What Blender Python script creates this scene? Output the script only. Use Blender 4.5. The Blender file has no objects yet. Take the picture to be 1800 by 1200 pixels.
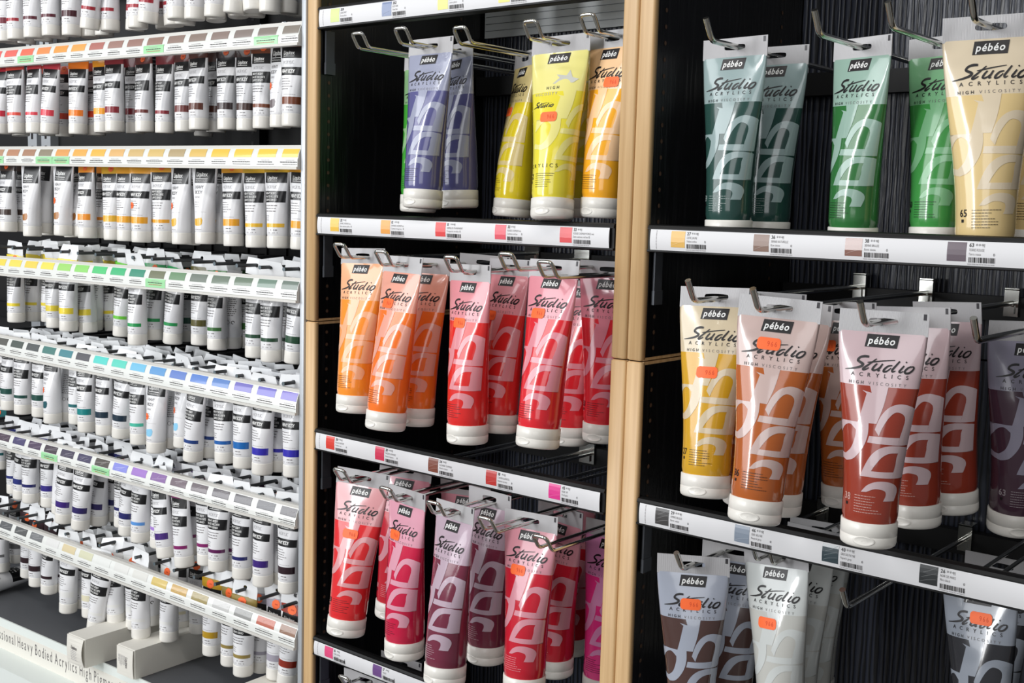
import bpy, bmesh, math, random
import numpy as np
from mathutils import Matrix, Vector, Euler

random.seed(7)
R = math.radians
scn = bpy.context.scene
COL = scn.collection

# ------------------------------------------------------------------ camera
CAM_POS = Vector((0.6144152, -0.9172841, 0.1392727))
cr = Vector((0.7704593, 0.6369254, 0.0268046))
cu = Vector((-0.0923017, 0.0698516, 0.9932780))
cf = Vector((-0.6307716, 0.7677544, -0.1126071))
cam = bpy.data.cameras.new('camera')
cam.sensor_width = 36.0
cam.lens = 36.0 * 2065.744 / 1800.0
cam.clip_start = 0.01
cam_ob = bpy.data.objects.new('camera', cam)
COL.objects.link(cam_ob)
M = Matrix((cr, cu, -cf)).transposed().to_4x4()
M.translation = CAM_POS
cam_ob.matrix_world = M
scn.camera = cam_ob

# ------------------------------------------------------------------ view, world, lights
scn.view_settings.view_transform = 'Standard'
scn.view_settings.look = 'None'
scn.view_settings.gamma = 1.0
scn.view_settings.use_curve_mapping = False
scn.view_settings.exposure = -0.08

world = bpy.data.worlds.new('shop_ambient')
world.use_nodes = True
wb = world.node_tree.nodes['Background']
wb.inputs[0].default_value = (0.93, 0.96, 1.0, 1)
wb.inputs[1].default_value = 0.17
scn.world = world


def area(name, loc, target, sx, sy, power, color=(1, 1, 1)):
    l = bpy.data.lights.new(name, 'AREA')
    l.shape = 'RECTANGLE'
    l.size, l.size_y = sx, sy
    l.energy = power
    l.color = color
    o = bpy.data.objects.new(name, l)
    COL.objects.link(o)
    o.location = loc
    d = Vector(target) - Vector(loc)
    o.rotation_euler = d.to_track_quat('-Z', 'Y').to_euler()
    return o


# shop window behind the camera to the left, and ceiling strip lamps along the aisle
area('window_daylight', (-1.9, -2.35, 0.75), (-0.4, 0.1, 0.0), 2.2, 1.7, 50, (0.96, 0.98, 1.0))
area('glass_door_daylight', (-1.05, -3.0, 0.65), (-0.1, 0.1, 0.0), 0.34, 1.7, 36, (0.98, 0.99, 1.0))
area('window_daylight', (1.3, -3.2, 0.85), (0.0, 0.1, 0.0), 1.4, 1.7, 18, (0.97, 0.98, 1.0))
area('ceiling_strip_lamp', (-0.9, -1.15, 1.55), (-0.9, -0.8, 0.0), 1.3, 0.12, 9, (1.0, 0.97, 0.93))
area('ceiling_strip_lamp', (0.7, -1.15, 1.55), (0.7, -0.8, 0.0), 1.3, 0.12, 9, (1.0, 0.97, 0.93))


# ------------------------------------------------------------------ materials
def lin(c):
    c = c / 255.0
    return c / 12.92 if c <= 0.04045 else ((c + 0.055) / 1.055) ** 2.4


def rgb(t):
    return (lin(t[0]), lin(t[1]), lin(t[2]), 1.0)


MATS = {}


def mat(name, c, rough=0.4, metal=0.0, coat=0.0, spec=0.5, bump=None):
    """plain procedural material; bump = (scale, strength)"""
    key = (name, tuple(c), rough, metal, coat, bump)
    if key in MATS:
        return MATS[key]
    m = bpy.data.materials.new(name)
    m.use_nodes = True
    nt = m.node_tree
    b = nt.nodes['Principled BSDF']
    b.inputs['Base Color'].default_value = rgb(c)
    b.inputs['Roughness'].default_value = rough
    b.inputs['Metallic'].default_value = metal
    b.inputs['Specular IOR Level'].default_value = spec
    b.inputs['Coat Weight'].default_value = coat
    b.inputs['Coat Roughness'].default_value = 0.06
    if bump:
        tc = nt.nodes.new('ShaderNodeTexCoord')
        n = nt.nodes.new('ShaderNodeTexNoise')
        n.inputs['Scale'].default_value = bump[0]
        n.inputs['Detail'].default_value = 1.5
        bp = nt.nodes.new('ShaderNodeBump')
        bp.inputs['Strength'].default_value = bump[1]
        bp.inputs['Distance'].default_value = 0.01
        nt.links.new(tc.outputs['Object'], n.inputs['Vector'])
        nt.links.new(n.outputs['Fac'], bp.inputs['Height'])
        nt.links.new(bp.outputs['Normal'], b.inputs['Normal'])
        if coat:
            nt.links.new(bp.outputs['Normal'], b.inputs['Coat Normal'])
    MATS[key] = m
    return m


def wood_mat(name, c1, c2, scale, rough):
    m = bpy.data.materials.new(name)
    m.use_nodes = True
    nt = m.node_tree
    b = nt.nodes['Principled BSDF']
    tc = nt.nodes.new('ShaderNodeTexCoord')
    mp = nt.nodes.new('ShaderNodeMapping')
    mp.inputs['Scale'].default_value = scale
    n = nt.nodes.new('ShaderNodeTexNoise')
    n.inputs['Scale'].default_value = 1.0
    n.inputs['Detail'].default_value = 5
    r = nt.nodes.new('ShaderNodeValToRGB')
    r.color_ramp.elements[0].position = 0.3
    r.color_ramp.elements[1].position = 0.7
    r.color_ramp.elements[0].color = rgb(c1)
    r.color_ramp.elements[1].color = rgb(c2)
    nt.links.new(tc.outputs['Object'], mp.inputs['Vector'])
    nt.links.new(mp.outputs['Vector'], n.inputs['Vector'])
    nt.links.new(n.outputs['Fac'], r.inputs['Fac'])
    nt.links.new(r.outputs['Color'], b.inputs['Base Color'])
    b.inputs['Roughness'].default_value = rough
    return m


def black_grain(name, c1, c2, rough, strength):
    m = bpy.data.materials.new(name)
    m.use_nodes = True
    nt = m.node_tree
    b = nt.nodes['Principled BSDF']
    tc = nt.nodes.new('ShaderNodeTexCoord')
    mp = nt.nodes.new('ShaderNodeMapping')
    mp.inputs['Scale'].default_value = (1, 1, 0.07)
    w = nt.nodes.new('ShaderNodeTexWave')
    w.wave_type = 'BANDS'
    w.bands_direction = 'X'
    w.inputs['Scale'].default_value = 52
    w.inputs['Distortion'].default_value = 6
    w.inputs['Detail'].default_value = 4
    w.inputs['Detail Scale'].default_value = 2.2
    r = nt.nodes.new('ShaderNodeValToRGB')
    r.color_ramp.elements[0].position = 0.15
    r.color_ramp.elements[1].position = 0.6
    r.color_ramp.elements[0].color = rgb(c1)
    r.color_ramp.elements[1].color = rgb(c2)
    bp = nt.nodes.new('ShaderNodeBump')
    bp.inputs['Strength'].default_value = strength
    bp.inputs['Distance'].default_value = 0.001
    nt.links.new(tc.outputs['Object'], mp.inputs['Vector'])
    nt.links.new(mp.outputs['Vector'], w.inputs['Vector'])
    nt.links.new(w.outputs['Fac'], r.inputs['Fac'])
    nt.links.new(r.outputs['Color'], b.inputs['Base Color'])
    nt.links.new(w.outputs['Fac'], bp.inputs['Height'])
    nt.links.new(bp.outputs['Normal'], b.inputs['Normal'])
    b.inputs['Roughness'].default_value = rough
    return m


def ribbed(name, c, freq):
    m = bpy.data.materials.new(name)
    m.use_nodes = True
    nt = m.node_tree
    b = nt.nodes['Principled BSDF']
    b.inputs['Base Color'].default_value = rgb(c)
    b.inputs['Roughness'].default_value = 0.28
    tc = nt.nodes.new('ShaderNodeTexCoord')
    w = nt.nodes.new('ShaderNodeTexWave')
    w.wave_type = 'BANDS'
    w.bands_direction = 'X'
    w.inputs['Scale'].default_value = freq
    bp = nt.nodes.new('ShaderNodeBump')
    bp.inputs['Strength'].default_value = 0.35
    bp.inputs['Distance'].default_value = 0.0005
    nt.links.new(tc.outputs['Object'], w.inputs['Vector'])
    nt.links.new(w.outputs['Fac'], bp.inputs['Height'])
    nt.links.new(bp.outputs['Normal'], b.inputs['Normal'])
    return m


BEECH = wood_mat('beech_edging', (196, 158, 110), (222, 188, 140), (160, 160, 5), 0.42)
BLACK_SIDE = black_grain('black_ash_laminate', (9, 9, 10), (20, 20, 22), 0.3, 0.25)
BLACK_BACK = black_grain('blue_black_ash_backboard', (15, 16, 21), (46, 50, 62), 0.32, 0.5)
HOLE = mat('bored_peg_hole', (84, 62, 46), 0.6)
BLACK_METAL = mat('black_painted_steel', (16, 16, 17), 0.5, 0, 0, 0.3)
GREY_METAL = mat('grey_anodised_bracket', (88, 92, 98), 0.4, 0.55)
CHROME = mat('chrome', (205, 205, 200), 0.16, 1.0)
RACK_BLACK = mat('matt_black_rack', (10, 10, 11), 0.55)
ROD = mat('dark_grey_hook_steel', (74, 76, 78), 0.42, 0.35)
ROD_TIP = mat('hook_end_cap', (98, 110, 116), 0.4, 0.3)
ALU = mat('silver_rack_post', (196, 201, 206), 0.38, 0.35)
LABEL = mat('white_label_card', (224, 224, 226), 0.5)
LABEL_GLOSS = mat('label_under_clear_cover', (232, 234, 230), 0.35, 0, 0.9)
RIM = mat('off_white_label_holder', (208, 206, 200), 0.35)
GREENTAG = mat('pale_green_tag', (160, 222, 165), 0.4, 0, 0.6)
INK = mat('black_ink', (26, 22, 24), 0.4)
GREYINK = mat('grey_ink', (112, 108, 108), 0.5)
PALEINK = mat('pale_grey_ink', (176, 174, 176), 0.5)
WHITEINK = mat('white_ink', (240, 240, 238), 0.4)
REDINK = mat('red_ink', (190, 70, 60), 0.5)
CAPW = mat('white_plastic_cap', (232, 229, 222), 0.3)
TABC = ribbed('clear_grey_ribbed_tab', (188, 187, 189), 420)
TABMARK = mat('dark_tab_mark', (60, 58, 62), 0.4)
TABW = mat('white_hang_tab', (236, 238, 240), 0.4)
TUBEW = mat('white_tube_plastic', (236, 236, 238), 0.26, 0, 0.35, bump=(45, 0.06))
SMALLBOX = mat('black_logo_panel', (24, 24, 26), 0.28)
STICK = mat('orange_price_sticker', (255, 108, 42), 0.5)
STICKINK = mat('sticker_print', (214, 74, 30), 0.6)
CARTON = mat('white_carton', (226, 223, 214), 0.55)
DECK = mat('slate_grey_deck', (84, 86, 90), 0.5)
WALLM = mat('grey_wall_paint', (150, 150, 148), 0.8)
FLOORM = mat('grey_vinyl_floor', (120, 116, 110), 0.6)
REFLECTION_GREY = mat('grey_panel_reflection', (186, 190, 192), 0.5)  # grey of the bright reflection on the black back panel


# ------------------------------------------------------------------ mesh collecting
class MB:
    def __init__(s):
        s.v, s.f, s.m, s.sm, s.mats = [], [], [], [], []

    def mi(s, m):
        if m not in s.mats:
            s.mats.append(m)
        return s.mats.index(m)

    def add(s, vs, fs, m, smooth=False):
        o = len(s.v)
        s.v.extend([tuple(p) for p in vs])
        i = s.mi(m)
        for f in fs:
            s.f.append(tuple(k + o for k in f))
            s.m.append(i)
            s.sm.append(smooth)

    def box(s, a, b, m):
        (x0, y0, z0), (x1, y1, z1) = a, b
        vs = [(x0, y0, z0), (x1, y0, z0), (x1, y1, z0), (x0, y1, z0), (x0, y0, z1), (x1, y0, z1), (x1, y1, z1), (x0, y1, z1)]
        s.add(vs, [(0, 3, 2, 1), (4, 5, 6, 7), (0, 1, 5, 4), (1, 2, 6, 5), (2, 3, 7, 6), (3, 0, 4, 7)], m)

    def bevel_bar(s, x0, x1, y0, y1, z0, z1, r, m, n=4):
        """bar whose section in xy has rounded corners on the y0 side, ends rounded a little in z"""
        sec = []
        for k in range(n + 1):
            a = math.pi / 2 * k / n
            sec.append((x0 + r - r * math.sin(math.pi / 2 - a), y0 + r - r * math.sin(a)))
        for k in range(n + 1):
            a = math.pi / 2 * k / n
            sec.append((x1 - r + r * math.sin(a), y0 + r - r * math.cos(a)))
        sec += [(x1, y1), (x0, y1)]
        cx, cy = (x0 + x1) / 2, (y0 + y1) / 2
        rings = []
        for z, k in ((z0, r * .5), (z0 + r * .5, 0), (z1 - r * .5, 0), (z1, r * .5)):
            ring = []
            for (x, y) in sec:
                xx = x + (k if x < cx else -k) if k else x
                yy = y + k if (k and y < cy) else y
                ring.append((xx, yy, z))
            rings.append(ring)
        s.loft(rings, m, True, caps=True, smooth=True)

    def loft(s, rings, m, closed=True, caps=False, smooth=True):
        n = len(rings[0])
        vs = [p for r_ in rings for p in r_]
        fs = []
        for i in range(len(rings) - 1):
            for j in range(n if closed else n - 1):
                k = (j + 1) % n
                fs.append((i * n + j, i * n + k, (i + 1) * n + k, (i + 1) * n + j))
        s.add(vs, fs, m, smooth)
        if caps:
            o = len(s.v)
            s.add(rings[0], [tuple(range(n - 1, -1, -1))], m, False)
            s.add(rings[-1], [tuple(range(n))], m, False)

    def lathe(s, prof, m, n=32, c=(0, 0)):
        rings = [[(c[0] + r * math.cos(2 * math.pi * k / n), c[1] + r * math.sin(2 * math.pi * k / n), z) for k in range(n)] for r, z in prof]
        s.loft(rings, m, True, caps=True)

    def tube(s, pts, r, m, n=10, caps=True, closed=False):
        pts = [Vector(p) for p in pts]
        rings = []
        L = len(pts)
        up = None
        for i, p in enumerate(pts):
            if closed:
                t = (pts[(i + 1) % L] - pts[i - 1]).normalized()
            elif i == 0:
                t = (pts[1] - p).normalized()
            elif i == L - 1:
                t = (p - pts[-2]).normalized()
            else:
                t = ((pts[i + 1] - p).normalized() + (p - pts[i - 1]).normalized()).normalized()
            if up is None:
                up = Vector((0, 0, 1)) if abs(t.z) < .9 else Vector((1, 0, 0))
            a = t.cross(up).normalized()
            up = a.cross(t).normalized()
            rings.append([tuple(p + a * (r * math.cos(2 * math.pi * k / n)) + up * (r * math.sin(2 * math.pi * k / n))) for k in range(n)])
        if closed:
            rings.append(rings[0])
        s.loft(rings, m, True, caps=caps and not closed)

    def mesh(s, name):
        me = bpy.data.meshes.new(name)
        me.from_pydata(s.v, [], s.f)
        for m in s.mats:
            me.materials.append(m)
        me.polygons.foreach_set('material_index', s.m)
        me.polygons.foreach_set('use_smooth', s.sm)
        me.update()
        return me

    def build(s, name, parent=None):
        o = bpy.data.objects.new(name, s.mesh(name))
        COL.objects.link(o)
        if parent:
            o.parent = parent
        return o


def fillet(pts, r, n=5):
    out = [Vector(pts[0])]
    for i in range(1, len(pts) - 1):
        p0, p1, p2 = Vector(pts[i - 1]), Vector(pts[i]), Vector(pts[i + 1])
        a = p1 + (p0 - p1).normalized() * min(r, (p0 - p1).length * .45)
        b = p1 + (p2 - p1).normalized() * min(r, (p2 - p1).length * .45)
        for k in range(n + 1):
            t = k / n
            out.append(a * (1 - t) ** 2 + p1 * 2 * t * (1 - t) + b * t * t)
    out.append(Vector(pts[-1]))
    return out


def empty(name, loc=(0, 0, 0)):
    o = bpy.data.objects.new(name, None)
    o.empty_display_size = .02
    COL.objects.link(o)
    o.location = loc
    return o


def tag(o, label, cat, group=None, kind=None):
    o['label'] = label
    o['category'] = cat
    if group:
        o['group'] = group
    if kind:
        o['kind'] = kind
    return o


# ------------------------------------------------------------------ lettering
GLY = {}


def glyph(ch, bold=0.0):
    k = (ch, bold)
    if k not in GLY:
        cu_ = bpy.data.curves.new('g', 'FONT')
        cu_.body = ch
        cu_.size = 1.0
        cu_.resolution_u = 3
        cu_.offset = bold
        ob = bpy.data.objects.new('g', cu_)
        COL.objects.link(ob)
        dg = bpy.context.evaluated_depsgraph_get()
        me = bpy.data.meshes.new_from_object(ob.evaluated_get(dg))
        vs = [(v.co.x, v.co.y) for v in me.vertices]
        fs = [tuple(p.vertices) for p in me.polygons]
        COL.objects.unlink(ob)
        bpy.data.objects.remove(ob)
        bpy.data.curves.remove(cu_)
        bpy.data.meshes.remove(me)
        w = (min(x for x, y in vs), max(x for x, y in vs)) if vs else (0, .3)
        GLY[k] = (vs, fs, w)
    return GLY[k]


def text2d(st, x, y, h, x1=None, bold=0.0, shear=0.0, track=0.1, narrow=1.0):
    """letters with cap height h, baseline y (y up), starting at x; x1 stretches the spacing to end there.  -> verts, faces"""
    s = h / 0.72
    n = []
    pen = 0.0
    for ch in st:
        if ch == ' ':
            pen += .32 * s * narrow
            continue
        vs, fs, w = glyph(ch, bold)
        n.append((vs, fs, pen - w[0] * s * narrow))
        pen += (w[1] - w[0] + track) * s * narrow
    pen -= track * s * narrow
    k = 0.0
    if x1 is not None and len(n) > 1:
        k = (x1 - x - pen) / (len(n) - 1)
    V, F = [], []
    for i, (vs, fs, px) in enumerate(n):
        o = len(V)
        V += [(x + px + i * k + vx * s * narrow + vy * s * shear, y + vy * s) for vx, vy in vs]
        F += [tuple(q + o for q in f) for f in fs]
    return V, F


def rect2d(x0, y0, x1, y1, skew=0.0):
    h = (y1 - y0) * skew
    return [(x0, y0), (x1, y0), (x1 + h, y1), (x0 + h, y1)], [(0, 1, 2, 3)]


def wordbars(x0, x1, y, h, rnd, fill=0.8):
    """an unreadably small line of print, as word-long dashes"""
    V, F = [], []
    x = x0
    end = x0 + (x1 - x0) * fill
    while x < end - h:
        w = min(rnd.uniform(1.6, 5.0) * h, end - x)
        o = len(V)
        V += [(x, y), (x + w, y), (x + w, y + h), (x, y + h)]
        F.append((o, o + 1, o + 2, o + 3))
        x += w + h * .7
    return V, F


def ribbon(pts, ws, n=6):
    P = [np.array(p, float) for p in pts]
    out, W = [], []
    for i in range(len(P) - 1):
        p0, p1, p2, p3 = P[max(i - 1, 0)], P[i], P[i + 1], P[min(i + 2, len(P) - 1)]
        for k in range(n):
            t = k / n
            out.append(.5 * (2 * p1 + (p2 - p0) * t + (2 * p0 - 5 * p1 + 4 * p2 - p3) * t * t + (3 * p1 - p0 - 3 * p2 + p3) * t ** 3))
            W.append(ws[i] * (1 - t) + ws[i + 1] * t)
    out.append(P[-1])
    W.append(ws[-1])
    V, F = [], []
    for i, p in enumerate(out):
        d = out[min(i + 1, len(out) - 1)] - out[max(i - 1, 0)]
        d = d / (np.linalg.norm(d) + 1e-9)
        nrm = np.array((-d[1], d[0])) * W[i] / 2
        V += [tuple(p + nrm), tuple(p - nrm)]
        if i:
            o = 2 * i
            F.append((o - 2, o - 1, o + 1, o))
    return V, F


def cut2d(V, F, du, dv):
    bm = bmesh.new()
    vs = [bm.verts.new((x, y, 0)) for x, y in V]
    for f in F:
        try:
            bm.faces.new([vs[i] for i in f])
        except ValueError:
            pass
    bmesh.ops.triangulate(bm, faces=bm.faces[:])
    xs = [x for x, y in V]
    ys = [y for x, y in V]
    for d, lo, hi, no in ((du, min(xs), max(xs), (1, 0, 0)), (dv, min(ys), max(ys), (0, 1, 0))):
        if not d:
            continue
        k = math.ceil(lo / d)
        while k * d < hi:
            bmesh.ops.bisect_plane(bm, geom=bm.verts[:] + bm.edges[:] + bm.faces[:], dist=1e-7, plane_co=(k * d * no[0], k * d * no[1], 0), plane_no=no)
            k += 1
    bm.verts.index_update()
    V2 = [(v.co.x, v.co.y) for v in bm.verts]
    F2 = [tuple(v.index for v in f.verts) for f in bm.faces]
    bm.free()
    return V2, F2


STUDIO = [  # brush lettering: strokes in millimetres about the word's middle, y up
    ([(490, 547), (440, 543), (390, 556), (366, 590), (395, 612), (428, 634), (405, 662), (325, 684), (222, 697)], [26, 30, 24, 26, 30, 30, 28, 22, 8]),
    ([(578, 568), (540, 600), (490, 640), (440, 680), (438, 698), (470, 690), (500, 672)], [12, 16, 20, 24, 24, 18, 10]),
    ([(480, 612), (560, 602), (660, 590), (784, 580)], [10, 16, 14, 8]),
    ([(590, 622), (560, 655), (542, 690), (560, 702), (600, 684), (640, 648)], [16, 22, 24, 22, 16, 12]),
    ([(652, 624), (628, 664), (606, 704), (630, 700)], [18, 22, 20, 8]),
    ([(760, 640), (716, 648), (676, 684), (670, 712), (706, 706), (750, 668)], [14, 20, 24, 24, 18, 12]),
    ([(838, 590), (800, 640), (764, 690), (768, 712), (800, 700)], [18, 22, 24, 20, 8]),
    ([(890, 640), (866, 672), (842, 706), (856, 718), (886, 702)], [18, 22, 24, 20, 8]),
    ([(904, 604), (916, 596)], [18, 18]),
    ([(968, 646), (928, 668), (902, 706), (918, 726), (958, 716), (994, 676), (988, 650), (956, 656)], [16, 22, 26, 26, 22, 20, 18, 12]),
]


def studio2d(cx, y0, sc):
    V, F = [], []
    for pts, ws in STUDIO:
        p = [((x - 612) * sc + cx, y0 - (y - (x - 650) * .05 - 710) * sc) for x, y in pts]
        v, f = ribbon(p, [w * sc for w in ws])
        o = len(V)
        V += v
        F += [tuple(k + o for k in q) for q in f]
    return V, F


# ------------------------------------------------------------------ squeezed-tube surface
class TubeSurf:
    """flat at the crimp (v=0), round at the shoulder (v=length); u runs round the tube from the front centre"""

    def __init__(s, Rad, z0, z1, NV=60, NU=129):
        s.R, s.z0, s.z1 = Rad, z0, z1
        s.len = z0 - z1
        s.per = 2 * math.pi * Rad
        s.NV, s.NU = NV, NU
        G = np.zeros((NV, NU, 3))
        for i in range(NV):
            t = i / (NV - 1)
            b = .0010 + (Rad - .0010) * math.sin(min(1, t / .92) * math.pi / 2)
            lo, hi = Rad * .8, Rad * 1.7
            for _ in range(40):
                a = (lo + hi) / 2
                p = math.pi * (3 * (a + b) - math.sqrt((3 * a + b) * (a + 3 * b)))
                lo, hi = (a, hi) if p < s.per else (lo, a)
            if t > .96:
                k = 1 - .05 * ((t - .96) / .04) ** 2
                a, b = a * k, b * k
            th = np.linspace(-math.pi, math.pi, 721)
            x, y = a * np.sin(th), -b * np.cos(th)
            d = np.concatenate([[0], np.cumsum(np.hypot(np.diff(x), np.diff(y)))])
            d = d / d[-1] * s.per - s.per / 2
            u = np.linspace(-s.per / 2, s.per / 2, NU)
            G[i, :, 0] = np.interp(u, d, x)
            G[i, :, 1] = np.interp(u, d, y)
            G[i, :, 2] = z0 - t * s.len
        s.G = G

    def at(s, u, v, off=0.0):
        u = np.asarray(u, float)
        v = np.asarray(v, float)

        def P(u, v):
            fi = np.clip(v / s.len, 0, 1) * (s.NV - 1)
            fj = ((u + s.per / 2) / s.per % 1.0) * (s.NU - 1)
            i = np.minimum(fi.astype(int), s.NV - 2)
            j = np.minimum(fj.astype(int), s.NU - 2)
            a = (fi - i)[:, None]
            b = (fj - j)[:, None]
            G = s.G
            return (G[i, j] * (1 - a) * (1 - b) + G[i + 1, j] * a * (1 - b) + G[i, j + 1] * (1 - a) * b + G[i + 1, j + 1] * a * b)
        p = P(u, v)
        if off:
            e = s.per / 200
            du = P(u + e, v) - P(u - e, v)
            dv = P(u, np.minimum(v + e, s.len)) - P(u, np.maximum(v - e, 0))
            n = np.cross(dv, du)
            n /= np.linalg.norm(n, axis=1)[:, None] + 1e-12
            r = np.stack([p[:, 0] * 0, p[:, 1], p[:, 0] * 0], 1)
            n *= np.sign(np.sum(n * np.stack([p[:, 0], p[:, 1] * 4, p[:, 0] * 0], 1), axis=1))[:, None]
            p = p + n * off
        return p

    def body(s, mb, zones, nu, nv):
        """zones = [(v0, v1, material)]"""
        for v0, v1, m in zones:
            k = max(2, int(round((v1 - v0) / s.len * nv)))
            us = np.linspace(-s.per / 2, s.per / 2, nu + 1)[:-1]
            rings = []
            for i in range(k + 1):
                v = v0 + (v1 - v0) * i / k
                rings.append([tuple(q) for q in s.at(us, np.full(nu, v))])
            mb.loft(rings, m, True)

    def decal(s, mb, VF, m, off=.0002, mm=True, cut=None):
        V, F = VF
        if not V:
            return
        if cut:
            V, F = cut2d(V, F, *cut)
        A = np.array(V)
        k = .001 if mm else 1.0
        p = s.at(A[:, 0] * k, -A[:, 1] * k, off)
        mb.add(p.tolist(), F, m, True)


def plate_with_slot(mb, x0, x1, z0, z1, sw, sh, th, m, n=40, top_inset=0.0):
    """thin upright tab with a rounded slot at the origin"""
    outer, inner = [], []
    for k in range(n):
        a = 2 * math.pi * k / n
        c, s_ = math.cos(a), math.sin(a)
        rx, rz = sw / 2, sh / 2
        # stadium
        if rx > rz:
            px = c
            ix = (rx - rz) * (1 if c > 0 else -1) * min(1, abs(c) * 1.6) + rz * c
            iz = rz * s_
        else:
            ix, iz = rx * c, rz * s_
        inner.append((ix, iz))
        kx = (x1 if c > 0 else -x0) / abs(c) if abs(c) > 1e-6 else 1e9
        kz = (z1 if s_ > 0 else -z0) / abs(s_) if abs(s_) > 1e-6 else 1e9
        q = min(kx, kz)
        ox, oz = c * q, s_ * q
        outer.append([ox, oz])
    for cxz in ((x0, z0), (x1, z0), (x1, z1), (x0, z1)):   # snap the nearest samples to the corners
        j = min(range(n), key=lambda i: (outer[i][0] - cxz[0]) ** 2 + (outer[i][1] - cxz[1]) ** 2)
        outer[j] = [cxz[0], cxz[1]]
    if top_inset:
        outer = [[x * (1 - top_inset * max(0, z) / z1), z] for x, z in outer]
    rings = []
    for (pts, y) in ((inner, -th / 2), (outer, -th / 2), (outer, th / 2), (inner, th / 2), (inner, -th / 2)):
        rings.append([(p[0], y, p[1]) for p in pts])
    mb.loft(rings, m, True, smooth=False)


def rot(psi, roll, pit):
    return Matrix.Rotation(psi, 4, 'Z') @ Matrix.Rotation(roll, 4, 'Y') @ Matrix.Rotation(pit, 4, 'X')

# ------------------------------------------------------------------ room
def struct(name, mb, kind='structure'):
    o = mb.build(name)
    o['kind'] = 'structure'
    o['label'] = {'floor': 'grey vinyl shop floor', 'wall_back': 'grey wall behind the shelving'}[name]
    o['category'] = name.split('_')[0]
    return o


FLOOR_Z = -1.30
m = MB()
m.box((-2.6, -3.6, FLOOR_Z - .05), (2.2, .5, FLOOR_Z), FLOORM)
struct('floor', m)
m = MB()
m.box((-2.6, .345, FLOOR_Z), (2.2, .40, 1.5), WALLM)
struct('wall_back', m)

# ------------------------------------------------------------------ wooden bays (two stacked cabinets side by side)
T = .018
W = .4226
DEPTH = .305


def cabinet(name, xl, z0, z1, label):
    """two beech-edged side panels with black faces, and a black back"""
    t = empty(name, (xl, 0, z0))
    tag(t, label, 'shelving cabinet', 'stacked black shelving cabinets')
    h = z1 - z0
    for side, x in (('left', -T), ('right', W)):
        mb = MB()
        r = .0028
        mb.bevel_bar(x + .0003, x + T - .0003, 0, .006, .0006, h - .0006, r, BEECH)
        mb.box((x + .0003, .006, .0035), (x + T - .0003, DEPTH, h - .0035), BLACK_SIDE)
        # bare beech chamfers where two panels meet
        mb.box((x + .0006, .004, .0006), (x + T - .0006, DEPTH - .002, .0036), BEECH)
        mb.box((x + .0006, .004, h - .0036), (x + T - .0006, DEPTH - .002, h - .0006), BEECH)
        # peg holes bored in the inner face, front and rear columns
        xin = x + T - .0003 if side == 'left' else x + .0003
        dx = .0004 if side == 'left' else -.0004
        zz = .012
        vs, fs = [], []
        while zz < h - .008:
            for y in (.0185, .245):
                o = len(vs)
                n = 10
                vs += [(xin + dx, y + .0021 * math.cos(2 * math.pi * k / n), zz + .0021 * math.sin(2 * math.pi * k / n)) for k in range(n)]
                fs.append(tuple(o + k for k in range(n)))
            zz += .0148
        mb.add(vs, fs, HOLE)
        mb.build('side_panel', t)
    mb = MB()
    mb.box((.0004, DEPTH - .012, .001), (W - .0004, DEPTH, h - .001), BLACK_BACK)
    mb.build('back_panel', t)
    return t


XM = -T - W          # inner left face of the middle bay
XR = T               # inner left face of the right bay
cabinet('shelving_cabinet', XM, -.78, 0.0, 'lower black shelving cabinet with beech edges holding the red and crimson tubes')
cabinet('shelving_cabinet', XM, 0.0, .80, 'upper black shelving cabinet with beech edges holding the yellow and orange tubes')
cabinet('shelving_cabinet', XR, -.78, 0.0, 'lower black shelving cabinet with beech edges holding the brown and grey tubes')
cabinet('shelving_cabinet', XR, 0.0, .80, 'upper black shelving cabinet with beech edges holding the green and cream tubes')

m = MB()
m.box((XM + .004, .2875, .362), (XM + W - .004, .292, .56), REFLECTION_GREY)  # added board: paints the reflection seen high on the black back panel
for k in range(1, 6):
    m.box((XM + .006, .2868, .362 + k * .009), (XM + W - .006, .2876, .3624 + k * .009), GREY_METAL)
o = m.build('reflection_board')
tag(o, 'grey ribbed board standing for a reflection above the yellow tubes in the upper middle cabinet', 'board')

# ------------------------------------------------------------------ label rails across the bays
rnd = random.Random(3)


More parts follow.
